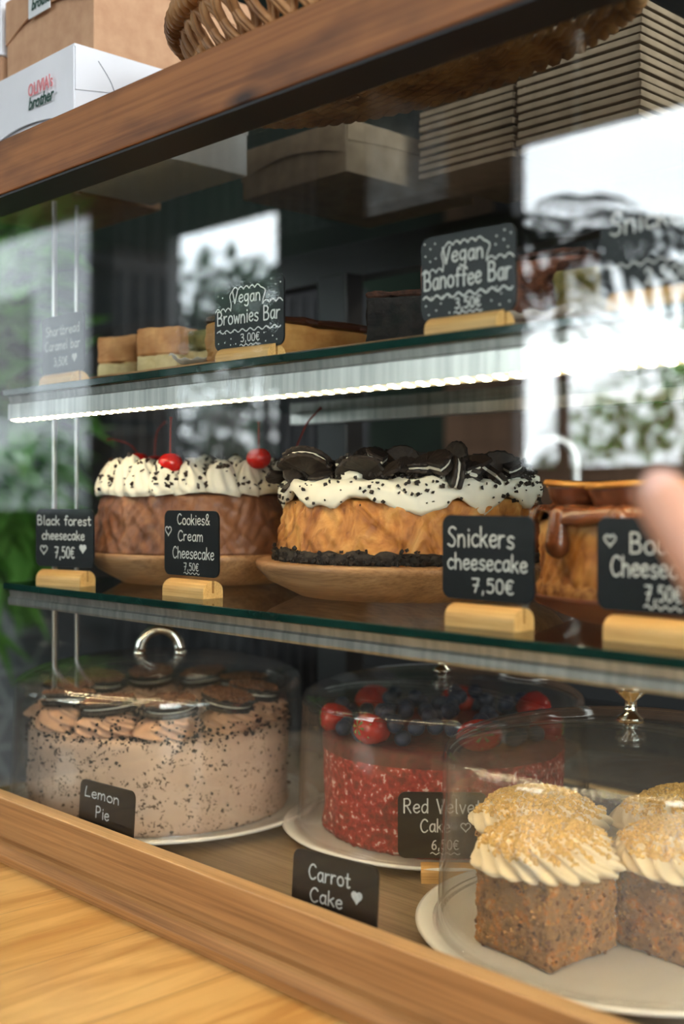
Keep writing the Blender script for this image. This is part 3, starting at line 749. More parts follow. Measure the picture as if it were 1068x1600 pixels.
# --- chocolate cookie cake
def frosted_cake(r, h, seed, amp=.0016, seg=128):
    prof = [(.0001, 0), (r*.98, 0), (r, .004)]+[(r, h*k/12) for k in range(1, 12)]+[(r-.001, h-.004), (r-.004, h-.001), (r-.009, h), (r*.6, h), (r*.3, h), (.0001, h)]
    def fr(th, i, rr, z):
        if rr < .01: return rr
        a = noise.noise(Vector((math.cos(th)*2.2, math.sin(th)*2.2, z*45+seed)))
        b = noise.noise(Vector((math.cos(th)*6, math.sin(th)*6, z*22+seed*3)))
        return rr+amp*(a+.6*b)
    return lathe(prof, seg, fr)
cc = thing('cake', 'round speckled chocolate cookie cake topped with cream swirls and cookies, under a dome', 'cake', up(CC, PZ), 0)
HCC = .088
body = obj('frosting', frosted_cake(.130, HCC, 1, .0022), M_['frost'], cc)
sw = None; ck = None
def oreo_bm(r=.0215, t=.0036, fill=True, a0=0, a1=2*PI, seg=48, gap=.003):
    bm = bmesh.new()
    def disc(z0, z1, rr, ridge, mi):
        full = a1-a0 > 6.2; n = seg if full else max(6, int(seg*(a1-a0)/(2*PI)))
        ang = [a0+(a1-a0)*k/n for k in range(n if full else n+1)]
        rows = []
        for z, k in ((z0, .93), (z0+(z1-z0)*.3, 1), (z0+(z1-z0)*.7, 1), (z1, .93)):
            rows.append([bm.verts.new((math.cos(a)*rr*k*(1+ridge*(i % 2)), math.sin(a)*rr*k*(1+ridge*(i % 2)), z)) for i, a in enumerate(ang)])
        c0, c1 = bm.verts.new((0, 0, z0)), bm.verts.new((0, 0, z1)); m = len(ang)
        for i in range(m if full else m-1):
            j = (i+1) % m
            for q in range(3): bm.faces.new((rows[q][i], rows[q][j], rows[q+1][j], rows[q+1][i])).material_index = mi
            bm.faces.new((c0, rows[0][j], rows[0][i])).material_index = mi; bm.faces.new((c1, rows[3][i], rows[3][j])).material_index = mi
        if not full:
            bm.faces.new([c0]+[rw[0] for rw in rows]+[c1]).material_index = mi; bm.faces.new([c1]+[rw[-1] for rw in rows[::-1]]+[c0]).material_index = mi
    disc(0, t, r, .035, 0)
    if fill:
        disc(t, t+gap, r*.9, 0, 1); disc(t+gap, 2*t+gap, r, .035, 0)
    return bm
for k in range(10):
    a = 2*PI*k/10+.12; p = (math.cos(a)*.099, math.sin(a)*.099, HCC-.001)
    if sw is None:
        sw = obj('cream_swirl', swirl_bm(.031, .022, 9, 1.9, .3, tip=False, wob=.35, rows=18), M_['swirl'], cc, smooth=True, loc=p); o = sw
        cm = oreo_bm(.0255, .0048, True, gap=.0022); ck = obj('cookie', cm, [M_['cookie_black'], M_['filling']], cc); c = ck
        bmc = bmesh.new()
        for _ in range(420):
            rr = .0235*math.sqrt(random.random()); aa = random.random()*6.28
            bit(bmc, (math.cos(aa)*rr, math.sin(aa)*rr, .0122+random.random()*.005*(1-rr/.026)), random.uniform(.0016, .0048), .8)
        cr_ = obj('crumbs', bmc, M_['bcrumb'], ck); cr_['kind'] = 'stuff'
    else:
        o = sw.copy(); COL.objects.link(o); o.location = p
        c = copy_tree(ck, cc); 
    o.rotation_euler = (0, 0, a*2.3); c.location = (p[0]*.96, p[1]*.96, HCC+.0185); c.rotation_euler = (random.uniform(-.06, .06)-.12*math.sin(a), random.uniform(-.06, .06)+.12*math.cos(a), a)
    o.parent = cc; c.parent = cc
bm = bmesh.new()
for _ in range(900):
    a = random.random()*6.28; t = random.random()
    if t < .35: rr = .131+.0006; z = HCC*(1-random.random()**2.4*.98); s = random.uniform(.0008, .0028)
    elif t < .75: rr = random.uniform(.112, .132); z = HCC+.0005-(.003 if rr > .128 else 0); s = random.uniform(.0012, .0035)
    else: rr = random.uniform(.02, .11); z = HCC+.001; s = random.uniform(.002, .005)
    bit(bm, (math.cos(a)*rr, math.sin(a)*rr, z), s, .7)
for _ in range(1100):
    a = random.random()*6.28; k = round((a-.12)/(2*PI/10)); ac = 2*PI*k/10+.12
    th = random.random()*6.28; q = random.random(); rr = .0315*math.sqrt(1-q*q*.9)
    bit(bm, (math.cos(ac)*.099+math.cos(th)*rr, math.sin(ac)*.099+math.sin(th)*rr, HCC+.022*q), random.uniform(.001, .003), .7)
o = obj('cookie_crumbs', bm, M_['crumb_black'], cc); o['kind'] = 'stuff'

# --- red velvet cake
rv = thing('cake', 'round red velvet cake with red crumb sides, strawberries and blueberries on top', 'cake', up(RC, PZ), 0)
HRV = .092; rvr = .112
bmr = frosted_cake(rvr, HRV, 5, .003, 160); rough(bmr, .0012, 260, 2)
for f in bmr.faces: f.material_index = 1 if f.calc_center_median().z > HRV-.012 else 0
obj('crumb_coat', bmr, [M_['redcrumb'], M_['redtop']], rv)
def strawberry_bm(half=False):
    bm = lathe([(.0001, 0), (.005, .0008), (.0105, .006), (.0135, .014), (.0135, .020), (.009, .0245), (.0001, .026)], 20); return bm
sb = None
toV = Vector((-RC[0], -RC[1], 0)).normalized(); a_v = math.atan2(toV.y, toV.x)
for k in range(7):
    a = a_v+.30+2*PI*k/7; p = (math.cos(a)*.085, math.sin(a)*.085, HRV+.009)
    if sb is None:
        sb = obj('strawberry', strawberry_bm(), M_['berry'], rv, smooth=True)
        lb = bmesh.new()
        for q in range(6):
            an = q*PI/3; t = bmesh.new()
            vs = [t.verts.new(v) for v in ((0, 0, 0), (.005, .0035, .001), (.013, 0, -.001), (.005, -.0035, .001), (0, 0, -.0006), (.005, .0035, .0004), (.013, 0, -.0016), (.005, -.0035, .0004))]
            t.faces.new(vs[:4]); t.faces.new(vs[4:][::-1])
            for i in range(4): t.faces.new((vs[i], vs[(i+1) % 4], vs[4+(i+1) % 4], vs[4+i]))
            bmesh.ops.transform(t, matrix=Matrix.Rotation(an, 4, 'Z') @ Matrix.Rotation(.25, 4, 'Y'), verts=t.verts); merge(lb, t)
        obj('strawberry_leaves', lb, M_['leaf'], sb, loc=(0, 0, .026)); s = sb
    else: s = copy_tree(sb, rv)
    s.location = p; s.rotation_euler = (0, PI/2 if k % 2 else PI/2-.2, a if k in (0, 5, 11) else a+random.uniform(-.7, .7)); s.scale = (1.0, 1.5, 1.2)
bb = None
for k in range(58):
    a = random.random()*6.28; rr = .1*math.sqrt(random.random())
    if k < 28: a = a_v+.30+2*PI*(k//4+.5)/7+(k%4-1.5)*.16; rr = .092+.008*(k%2)
    p = (math.cos(a)*rr, math.sin(a)*rr, HRV+.006+(.012 if k > 24 else 0))
    if bb is None:
        b2 = bmesh.new(); blob(b2, (0, 0, 0), .0078, (1, 1, .9)); b = bb = obj('blueberry', b2, M_['blueberry'], rv, smooth=True)
    else:
        b = bb.copy(); COL.objects.link(b); b.parent = rv
    b.location = p; b.rotation_euler = (random.random(), random.random(), 0)
# --- carrot cake squares
SQ = .070; HK = .060
def carrot_square(label, dx, dy, rz, seed):
    t = thing('cake_square', label, 'cake', (KC[0]+dx-.004, KC[1]+dy, KC[2]+PZ), rz, 'carrot cake squares on the white plate')
    b = B(-SQ/2, SQ/2, -SQ/2, SQ/2, 0, HK, bev=.003, seg=1); subdiv(b, 10); rough(b, .0030, 75, seed, lambda c: c.z < .001); rough(b, .0014, 260, seed+3, lambda c: c.z < .001)
    so = obj('sponge', b, M_['carrot'], t, smooth=False)
    bm = bmesh.new()
    for p, nrm in sample_surface(so.data, 750, lambda c, n: abs(n.z) < .6):
        bit(bm, p-nrm*.0003, random.uniform(.0014, .0034), .7, random.choice((0, 0, 1, 2)))
    obj('sponge_crumbs', bm, [M_['carrot'], M_['bcrumb'], M_['caramel']], so)['kind'] = 'stuff'
    fb = swirl_bm(.0495, .030, 20, .8, .2, rows=18, seg=200, tip=False, wob=.2, seed=seed)
    fo = obj('frosting', fb, M_['carrotcream'], t, smooth=True, loc=(0, 0, HK-.004)); fo.rotation_euler = (0, 0, seed)
    bm = bmesh.new()
    for p, nrm in sample_surface(fo.data, 1500, lambda c, n: c.z > .013 and (n.z > .45)):
        bit(bm, p+nrm*.0004, random.uniform(.0009, .0030), .8)
    o = obj('crumb_topping', bm, M_['gcrumb'], fo, label='golden crumbs'); o['kind'] = 'stuff'
    return t
ks = math.radians(-5)
carrot_square('carrot cake square with piped cream, nearest and leftmost on its plate', -.018, -.072, ks, 1)
carrot_square('carrot cake square with piped cream, right front of the plate', .050, -.002, ks-.03, 2)
carrot_square('carrot cake square with piped cream, behind the nearest square at left', -.074, -.002, ks+.04, 3)
carrot_square('carrot cake square with piped cream, farthest back on its plate', .002, .080, ks+.02, 4)

# --- cheesecakes on the middle shelf
def board(label, loc, r, h=.028, mat=None):
    bm = lathe([(.0001, .0), (r*.60, .0), (r*.72, .001), (r*.92, h*.45), (r-.001, h*.78), (r, h*.9), (r-.0012, h), (r-.006, h), (r*.5, h), (.0001, h)], 96)
    o = obj('serving_board', bm, mat or M_['board'], smooth=True, loc=loc)
    return tag(o, label, 'board')
def ragged(r0, r1, h, seed, crease=.0025, zn=8):
    prof = [(.0001, 0), (r0, 0)]+[(r0+(r1-r0)*k/26, h*k/26) for k in range(1, 26)]+[(r1, h-.001), (r1-.006, h+.001), (r1*.6, h), (.0001, h)]
    def fr(th, i, rr, z):
        if rr < .02: return rr
        q = Vector((math.cos(th)*5, math.sin(th)*5, z*30+seed)); a = noise.noise(q)
        c = 1-abs(noise.noise(Vector((math.cos(th+z*7)*6, math.sin(th+z*7)*6, z*22+seed*2))))*3.2
        d = 1-abs(noise.noise(Vector((math.cos(th-z*6)*11, math.sin(th-z*6)*11, z*26+seed*5))))*3.2
        e = min(1, z/.006)*min(1, (h-z)/.006)
        return rr+crease*a+crease*e*(1.1*max(0, c)-.8*max(0, d)+.35*noise.noise(Vector((math.cos(th)*34, math.sin(th)*34, z*320+seed))))
    return lathe(prof, 288, fr)
def wavy_cover(r, zt, drop, seed, th=.004, amp=1, seg=144, lobes=7, sharp=1.5):
    """poured or spread topping that hangs over the edge in lobes"""
    def L(t):
        v = .5+.5*noise.noise(Vector((math.cos(t)*lobes/3, math.sin(t)*lobes/3, seed)))*1.6
        return drop*(.25+max(0, v)**sharp)
    def ro(t): return r*(1+.018*noise.noise(Vector((math.cos(t)*4, math.sin(t)*4, seed+5))))
    bm = bmesh.new(); rings = []
    for k in range(seg):
        t = 2*PI*k/seg; l = L(t); rr = ro(t)
        pr = [(rr*.25, zt+.0003), (rr*.6, zt), (rr*.9, zt), (rr-.003, zt-.0006), (rr, zt-.003), (rr+.0012, zt-l*.5), (rr+.0018, zt-l*.85), (rr+.0006, zt-l), (rr-th*.7, zt-l-.0003), (rr-th, zt-l*.8), (rr-th, zt-.004)]
        rings.append([bm.verts.new((math.cos(t)*a, math.sin(t)*a, z+(amp*.0016*noise.noise(Vector((math.cos(t)*a*80, math.sin(t)*a*80, seed))) if a > r*.2 else 0))) for a, z in pr])
    c = bm.verts.new((0, 0, zt+.0004)); n = len(rings[0])
    for k in range(seg):
        a, b = rings[k], rings[(k+1) % seg]
        bm.faces.new((c, a[0], b[0])).smooth = True
        for i in range(n-1): bm.faces.new((a[i], a[i+1], b[i+1], b[i])).smooth = True
    bmesh.ops.recalc_face_normals(bm, faces=bm.faces); return bm
# Cookies & cream
OC = (-.681, .734, ZM)
board('round mango wood board under the cookies and cream cheesecake', OC, .130, .030)
co = thing('cheesecake', 'golden cheesecake covered with white cream and broken black cookies, on a wooden board', 'cheesecake', up(OC, .030))
b = ragged(.113, .104, .050, 3); obj('cheesecake_body', b, M_['cheese_gold'], co)
bm = lathe([(.0001, 0), (.1135, 0), (.1150, .004), (.1142, .009), (.112, .010), (.108, .0101), (.0001, .0101)], 160, lambda th, i, rr, z: rr if rr < .02 else rr+.0016*noise.noise(Vector((math.cos(th)*14, math.sin(th)*14, z*200))), lambda th, i, r_, z: z if z < .003 else z+.0028*noise.noise(Vector((math.cos(th)*9, math.sin(th)*9, 4))))
rough(bm, .0012, 300, 1); obj('cookie_base', bm, M_['crumb_black'], co)
wc = wavy_cover(.108, .0655, .021, 4.3, .006, 2, lobes=16, sharp=.7); obj('cream_layer', rough(wc, .0028, 95, 3), M_['cream'], co)
bm = bmesh.new()
for _ in range(60):
    a = random.random()*6.28; rr = random.uniform(.02, .106); blob(bm, (math.cos(a)*rr, math.sin(a)*rr, .066), random.uniform(.004, .009), (1.3, 1, .8), 0, 2, .5, 1.3)
obj('cream_dollops', bm, M_['cream'], co)['kind'] = 'stuff'
pcs = []
for j in range(9):
    a1 = random.choice([PI*.7, PI, PI*1.2, PI*.5, PI*.85]); fl = j % 2 == 0
    bmo = oreo_bm(.0185, .0034, fl, 0, a1, 44, .0025); rough(bmo, .0007, 260, j)
    pcs.append(obj('cookie_piece', bmo, [M_['cookie_black'], M_['filling']], co))
rnd = random.Random(5)
for j in range(92):
    o = pcs[j] if j < 9 else pcs[j % 9].copy()
    if j >= 9: COL.objects.link(o); o.parent = co
    a = rnd.random()*6.28; rr = .094*math.sqrt(rnd.uniform(.02, 1))
    if j > 34: rr = rnd.uniform(.082, .104)
    o.location = (math.cos(a)*rr, math.sin(a)*rr, .068+rnd.uniform(-.003, .007)+(.005 if rr < .07 else 0))
    tl = rnd.uniform(-.9, .9) if rnd.random() < .75 else rnd.uniform(1.0, 1.5)
    o.rotation_euler = (tl, rnd.uniform(-.5, .5), rnd.random()*6.28)
    s = rnd.uniform(.75, 1.15); o.scale = (s, s, s)
bm = bmesh.new()
for _ in range(1100):
    a = random.random()*6.28; q = random.random()
    if q < .8: rr = .104*math.sqrt(random.random()); z = .0665+random.random()*.004
    else: rr = .1105; z = .064-random.random()**2*.020
    bit(bm, (math.cos(a)*rr, math.sin(a)*rr, z), random.uniform(.0008, .0032), .7)
for _ in range(900):
    a = random.random()*6.28; z = random.random()*.012; bit(bm, (math.cos(a)*(.1148-.0003*random.random()), math.sin(a)*.1148, z*random.random()+.001), random.uniform(.0012, .0034), .8)
obj('cookie_crumbs', bm, M_['crumb_black'], co)['kind'] = 'stuff'
# Black forest
BC = (-.921, .700, ZM)
BC = (at(322, 0, .705).x, .705, ZM)
board('round wooden board under the black forest cheesecake, left end', BC, .112, .030)
bf = thing('cheesecake', 'brown chocolate cheesecake ringed with white cream, chocolate shavings and cherries', 'cheesecake', up(BC, .030))
obj('cheesecake_body', ragged(.109, .099, .054, 9, .0028), M_['cheese_choc'], bf)
cr0 = None; shv = bmesh.new()
def dl_shav(o, n):
    m = Matrix.Translation(o.location) @ o.rotation_euler.to_matrix().to_4x4() @ Matrix.Diagonal((*o.scale, 1))
    for p, nn in sample_surface(o.data, n, lambda c, nr: c.z > .004):
        bit(shv, m @ (p+nn*.0006), random.uniform(.0016, .0050), .35)
n_ring = 24
for ring, (nn, rad) in enumerate(((24, .0885), (17, .062), (9, .034))):
    for k in range(nn):
        a = 2*PI*k/nn+ring*.2; rr = rad
        p = (math.cos(a)*rr, math.sin(a)*rr, .0535)
        sc = random.uniform(.9, 1.12)
        if cr0 is None:
            cr0 = obj('cream_dollop', swirl_bm(.0185, .032, 8, .9, .2, rows=16, wob=.25), M_['cream'], bf, smooth=True); o = cr0
        else: o = cr0.copy(); COL.objects.link(o); o.parent = bf
        o.location = p; o.scale = (sc, sc, sc*random.uniform(.9, 1.2)); o.rotation_euler = (random.uniform(-.15, .15), random.uniform(-.15, .15), random.random()*6)
        dl_shav(o, 34)
obj('chocolate_shavings', shv, M_['shaving'], bf)['kind'] = 'stuff'
def cherry(px, py, D, mat, stem_pts, lab):
    P = at(px, py, D)
    ch = thing('cherry', lab, 'cherry', P, 0, 'cherries on the black forest cheesecake')
    bm = bmesh.new(); blob(bm, (0, 0, 0), .0115, (1, 1, .88), 0, 3)
    for v in bm.verts:
        d = math.hypot(v.co.x, v.co.y)
        if v.co.z > 0 and d < .005: v.co.z -= .0022*(1-d/.005)
    obj('cherry_flesh', bm, mat, ch, smooth=True)
    bm = bmesh.new(); pts = [Vector((0, 0, .008))]+[Vector(q) for q in stem_pts]
    sp = []
    for i in range(len(pts)-1):
        p0 = pts[max(i-1, 0)]; p1 = pts[i]; p2 = pts[i+1]; p3 = pts[min(i+2, len(pts)-1)]
        for q in range(6):
            t = q/6; sp.append(.5*(2*p1+(p2-p0)*t+(2*p0-5*p1+4*p2-p3)*t*t+(3*p1-p0-3*p2+p3)*t**3))
    sp.append(pts[-1]); tube(bm, sp, lambda q: .0009+.0008*max(0, q-.88)*8, 8)
    obj('cherry_stem', bm, M_['stem'], ch)
    return ch
cherry(266, 724, .630, M_['cherry'], [(0, 0, .02), (.001, 0, .042)], 'bright red glazed cherry with upright stem, front of the cream ring')
cherry(404, 716, .690, M_['cherry'], [(0, 0, .02), (-.001, .001, .033)], 'red cherry with short stem, right of centre on the cream')
cherry(216, 722, .690, M_['cherry'], [(-.01, -.004, .018), (-.028, -.01, .0235), (-.038, -.012, .024)], 'red cherry at far left with stem bent sideways')
cherry(242, 726, .725, M_['cherry'], [(0, 0, .016), (.004, 0, .035), (.014, .004, .045)], 'red cherry half hidden behind the front cherry')
cherry(462, 716, .745, M_['cherry_dark'], [(.002, .002, .016), (.008, .008, .034), (.016, .018, .048)], 'dark cherry with long curved stem, right side of the cream ring')
# Snickers cheesecake
SC = (at(1094, 0, .718).x, .718, ZM)
pl = obj('plate', lathe([(.0001, .001), (.07, 0), (.085, .002), (.108, .012), (.116, .0175), (.118, .019), (.117, .0205), (.112, .0195), (.09, .014), (.0001, .0135)], 96), M_['brownplate'], smooth=True, loc=SC)
tag(pl, 'reddish brown plate under the snickers cheesecake', 'plate')
sn = thing('cheesecake', 'golden cheesecake with dripping milk chocolate and biscuit topped chocolate cups', 'cheesecake', up(SC, .0146))
obj('cheesecake_body', ragged(.106, .104, .0535, 21, .0016), M_['cheese_gold'], sn)
b = lathe([(.0001, 0), (.1055, 0), (.1075, .004), (.1072, .010), (.104, .0145), (.0001, .0146)], 160, lambda th, i, rr, z: rr if rr < .02 else rr+.0024*noise.noise(Vector((math.cos(th)*14, math.sin(th)*14, z*200)))); rough(b, .0012, 260, 4)
obj('biscuit_base', b, blend('biscuit_crumb_base', [(.35, srgb(120, 74, 34)), (.65, srgb(192, 140, 80))], 160, .8, 1), sn)
gl = wavy_cover(.109, .0625, .0165, 11.2, .005, 2, lobes=9, sharp=1.2)
# fat drips with rounded ends
for k in range(14):
    a = 2*PI*k/14+.3*math.sin(k*7.1); l = .006+.012*abs(math.sin(k*3.3))
    for q in range(6):
        t = q/5; blob(gl, (math.cos(a)*(.1075+.001*t), math.sin(a)*(.1075+.001*t), .056-l*t), .0066+.0022*t, (1, 1, 1.1), 0, 2)
obj('chocolate_glaze', gl, M_['caramel_choc'], sn)
cup = None
for k in range(11):
    a = 2*PI*k/10+.25; rr = .082
    if k == 10: a, rr = 0, .02
    p = (math.cos(a)*rr, math.sin(a)*rr, .0610)
    if cup is None:
        cup = obj('chocolate_cup', lathe([(.0001, 0), (.0165, 0), (.0195, .006), (.0215, .0125), (.0215, .0135), (.0001, .0135)], 36, lambda th, i, r_, z: r_*(1+.035*(i in (1, 2, 3))*math.cos(12*th))), M_['choc_cup'], sn, smooth=True)
        obj('biscuit_disc', lathe([(.0001, .0136), (.0225, .0136), (.0245, .0150), (.0235, .0172), (.012, .0166), (.0001, .0166)], 36, lambda th, i, r_, z: r_+(.0006*noise.noise(Vector((th*3, z*400, 0))) if r_ > .01 else 0)), M_['biscuit'], cup, smooth=True); o = cup
    else: o = copy_tree(cup, sn)
    o.location = p; o.rotation_euler = (random.uniform(-.06, .06), random.uniform(-.06, .06), a)

# ------------------------------------------------------------------ bars on the upper shelf
TB = ZT
def tray(label, x0, x1, y0, y1, h=.012, mat='board'):
    o = obj('serving_tray', B(x0, x1, y0, y1, 0, h, bev=.002), M_[mat], loc=(0, 0, TB)); return tag(o, label, 'tray')
tray('long wooden tray under the bars, left half of the upper shelf', -1.0, -.735, .605, .80)
tray('long wooden tray under the brownies, right half of the upper shelf', -.715, -.34, .61, .80)
def slab(name, label, cat, x0, x1, y0, y1, layers, z0=.012, rz=0, grp=None, seed=0):
    cx, cy = (x0+x1)/2, (y0+y1)/2; t = thing(name, label, cat, (cx, cy, TB+z0), rz, grp); z = 0
    for nm, h, mat in layers:
        b = B(x0-cx, x1-cx, y0-cy, y1-cy, z, z+h, bev=min(.002, h*.3), seg=1); subdiv(b, 8); rough(b, .0022, 80, seed, lambda c: c.z < .001); rough(b, .0008, 300, seed)
        obj(nm, b, M_[mat], t); z += h
    return t
slab('caramel_slice', 'long caramel slice with a dark chocolate top, behind the brownies bar tag', 'caramel slice', -.805, -.752, .612, .762, [('caramel_layer', .033, 'caramel'), ('chocolate_top', .007, 'choc_glaze')], seed=3)
bm = bmesh.new()
for nm, px, D, sd in (('toasted', 199, .665, 2), ('toasted', 262, .655, 6)):
    x = fx(px, D)
    slab('cake_bar', 'small toasted sponge bar with pale base, '+('leftmost on the upper shelf tray' if px < 220 else 'second from the left on the tray'), 'cake bar', x-.024, x+.024, D-.020, D+.030, [('pale_base', .018, 'palebase'), ('sponge', .026, 'sponge')], rz=.35, seed=sd, grp='toasted sponge bars on the upper shelf')
x = fx(240, .725); slab('cake_bar', 'dark topped bar standing behind the two toasted sponge bars', 'cake bar', x-.03, x+.03, .715, .755, [('pale_base', .032, 'caramel'), ('chocolate_top', .012, 'choc_glaze')], rz=.1, seed=9)
x = fx(318, .68); slab('cake_bar', 'pale yellow slice just left of the brownies bar tag', 'cake bar', x-.024, x+.028, .66, .70, [('pale_base', .022, 'palebase'), ('sponge', .018, 'pistachio')], rz=.2, seed=12)
x = fx(630, .675); slab('brownie', 'nearly black square brownie at the left of the banoffee bar tag', 'brownie', x-.027, x+.03, .655, .705, [('crumb', .040, 'blackcake'), ('crust', .004, 'brownie')], rz=.5, seed=5)
x = fx(705, .70); slab('brownie', 'tall dark brownie directly behind the banoffee bar tag', 'brownie', x-.035, x+.035, .70, .75, [('crumb', .070, 'brownie_red')], rz=.35, seed=7)
x = fx(838, .66); slab('brownie', 'rough dark brown brownie to the right of the banoffee bar tag', 'brownie', x-.038, x+.030, .655, .71, [('crumb', .050, 'brownie_red'), ('crust', .005, 'brownie')], rz=.25, seed=17)
x = fx(955, .66); slab('snack_bar', 'large crumbly slab behind the right end tag of the upper shelf', 'cake bar', x-.038, x+.055, .65, .70, [('crumb', .036, 'pistachio'), ('chocolate_top', .008, 'brownie')], rz=.15, seed=21)
def parchment(label, px, D, w_, d_, seed):
    x = fx(px, D); bm = bmesh.new(); n = 14; V = []
    for i in range(n+1):
        for j in range(n+1):
            u, v = i/n-.5, j/n-.5
            z = .014+.007*abs(noise.noise(Vector((u*4, v*4, seed))))+.026*max(0, abs(u)-.32)+.014*max(0, -v-.3)
            V.append(bm.verts.new((u*w_, v*d_, z)))
    for i in range(n):
        for j in range(n): bm.faces.new((V[i*(n+1)+j], V[(i+1)*(n+1)+j], V[(i+1)*(n+1)+j+1], V[i*(n+1)+j+1]))
    ex = bmesh.ops.extrude_face_region(bm, geom=list(bm.faces)); bmesh.ops.translate(bm, verts=[v for v in ex['geom'] if isinstance(v, bmesh.types.BMVert)], vec=(0, 0, .0004))
    o = obj('baking_paper', bm, M_['paper'], smooth=True, loc=(x, D, TB)); o.rotation_euler = (0, 0, .4); tag(o, label, 'paper')
parchment('crumpled sheet of baking paper to the right of the banoffee bar tag', 822, .628, .06, .03, 2)
parchment('small scrap of baking paper between the sponge bars and brownies bar tag', 312, .630, .045, .03, 5)

# ------------------------------------------------------------------ on top of the case
ZTOP = ZC+.304
def font_mesh(txt, size, shear=0, offset=0, sx=1):
    c = bpy.data.curves.new('txt', 'FONT'); c.body = txt; c.size = size; c.shear = shear; c.offset = offset; c.align_x = 'LEFT'; c.extrude = .0002; c.resolution_u = 3
    o = bpy.data.objects.new('txt', c); COL.objects.link(o); dg = bpy.context.evaluated_depsgraph_get()
    me = bpy.data.meshes.new_from_object(o.evaluated_get(dg)); bpy.data.objects.remove(o)
    me.transform(Matrix.Diagonal((sx, 1, 1, 1))); me.transform(Matrix.Rotation(PI/2, 4, 'X')); return me
def box_print(parent, x, y, z, s=1.0):
    for name, txt, dz, mat, shr, sx in (('print_top', "OLIVIA's", .0095*s, 'pink_ink', 0, .74), ('print_bottom', 'brother', 0, 'green_ink', .28, .86)):
        me = font_mesh(txt, .0125*s, shr, .00022, sx); me.materials.clear(); me.materials.append(M_[mat]); o = link(name, me, parent, (x, y, z+dz))
def cake_box(label, x0, x1, y0, y1, z0, h, mat, lid_drop, sticker=None, cat='box', slits=True, bow=.4):
    """carton with a tray, a lid whose front flap bows upward in the middle, side tuck flaps"""
    t = thing('cake_box', label, cat, (x0, y0, z0)); W, D = x1-x0, y1-y0
    b = obj('tray', B(0, W, 0, D, 0, h-.003, bev=.0008, seg=1), mat, t)
    lid = bmesh.new(); box(lid, -.0012, W+.0012, -.0012, D+.0012, h-.003, h, bev=.0006, seg=1)
    def flap(axis):
        n = 24; a = []; bb2 = []
        for i in range(n+1):
            u = i/n; dr = lid_drop*(1-bow*math.sin(u*PI)) if axis == 'front' else lid_drop*(.62+.0*u)
            if axis == 'front':
                a.append((u*W, -.0014-.0025*math.sin(u*PI), h-.002, dr))
            else: a.append((W+.0014, u*D, h-.002, dr*(1-.25*math.sin(u*PI))))
        o1 = [[], [], [], []]
        for (x, y, z, dr) in a:
            off = (0, .001, 0) if axis == 'front' else (-.001, 0, 0)
            o1[0].append(lid.verts.new((x, y+(0 if axis != 'front' else .0025*math.sin(x/W*PI)), z))); o1[1].append(lid.verts.new((x, y, z-dr)))
            o1[2].append(lid.verts.new((x+off[0], y+off[1], z-dr))); o1[3].append(lid.verts.new((x+off[0], y+off[1], z)))
        for i in range(n):
            for q in range(4):
                q2 = (q+1) % 4; lid.faces.new((o1[q][i], o1[q][i+1], o1[q2][i+1], o1[q2][i]))
        lid.faces.new([r[0] for r in o1]); lid.faces.new([r[-1] for r in o1][::-1])
    flap('front'); flap('side'); bmesh.ops.recalc_face_normals(lid, faces=lid.faces)
    l = obj('lid', lid, mat, t)
    if slits:
        bm = bmesh.new(); xx = W+.0026
        pts = smooth_pts([(.022, h-.010), (.035, h-.026), (.040, h-.042), (.034, h-.056), (.008, h-.064)], 6)
        tube(bm, [(xx-.001, p[0], p[1]) for p in pts], .0003, 4); tube(bm, [(xx-.001, .040, h-.042), (xx-.001, .075, h-.046)], .0005, 4)
        obj('lid_slit', bm, M_['line_ink'], l)
    return t, l
xb = -.880
t, l = cake_box("white cake box printed OLIVIA's brother, on the case beam at far left", xb-.16, xb, .532, .72, ZTOP, .078, M_['whitecard'], .060, bow=.15)
box_print(l, .090, -.0049, .036, 1.25)
t, l = cake_box('brown kraft cake box stacked on top of the white printed box', xb-.155, xb-.002, .552, .74, ZTOP+.0785, .086, M_['kraft'], .040, slits=False)
st = obj('sticker', B(.050, .088, -.0052, -.0045, .054, .0855), M_['sticker'], l, label='white sticker with green writing'); 
box_print(st, .056, -.0057, .060, 1.1)
cake_box('second white cake box, mostly out of view at the top left corner', xb-.36, xb-.167, .552, .74, ZTOP+.0885+.03, .09, M_['whitecard'], .03, slits=False)
cake_box('brown kraft cake box at the left edge, behind the printed one', xb-.345, xb-.170, .555, .74, ZTOP, .118, M_['kraft'], .035, slits=False)
# kraft box seen from below through the glass top
cake_box('brown kraft box seen from below through the glass top, left of the basket', -.955, -.80, .775, .96, ZTOP, .05, M_['kraft_dark'], .03, slits=False)
# folded cardboard stacks behind the basket
def stack(x0, x1, y0, y1, n, where):
    proto = None
    for k in range(n):
        lab = 'flat cardboard tray, %s of the %s stack behind the basket' % (['bottom one', 'second', 'third', 'fourth', 'fifth', 'sixth', 'seventh', 'eighth', 'ninth', 'tenth', 'eleventh', 'twelfth', 'thirteenth', 'fourteenth'][k]+(' from the bottom' if k else ''), where)
        if proto is None:
            bm = bmesh.new(); box(bm, x0, x1, y0, y1, 0, .0015, bev=.0004, seg=1)
            # folded-up bevelled rim all round
            for (a0, a1, b0, b1) in ((x0, x1, y0, y0+.0015), (x0, x1, y1-.0015, y1), (x0, x0+.0015, y0, y1), (x1-.0015, x1, y0, y1)):
                box(bm, a0, a1, b0, b1, .0008, .0050)
            proto = o = obj('cardboard_tray', bm, M_['kraft_dark'])
        else: o = proto.copy(); COL.objects.link(o)
        o.location = (random.uniform(-.0012, .0012), random.uniform(-.002, .002), ZTOP+.0002+k*.0076)
        tag(o, lab, 'tray', 'flattened cardboard trays in the %s stack' % where)
stack(-.776, -.662, .85, .985, 12, 'left')
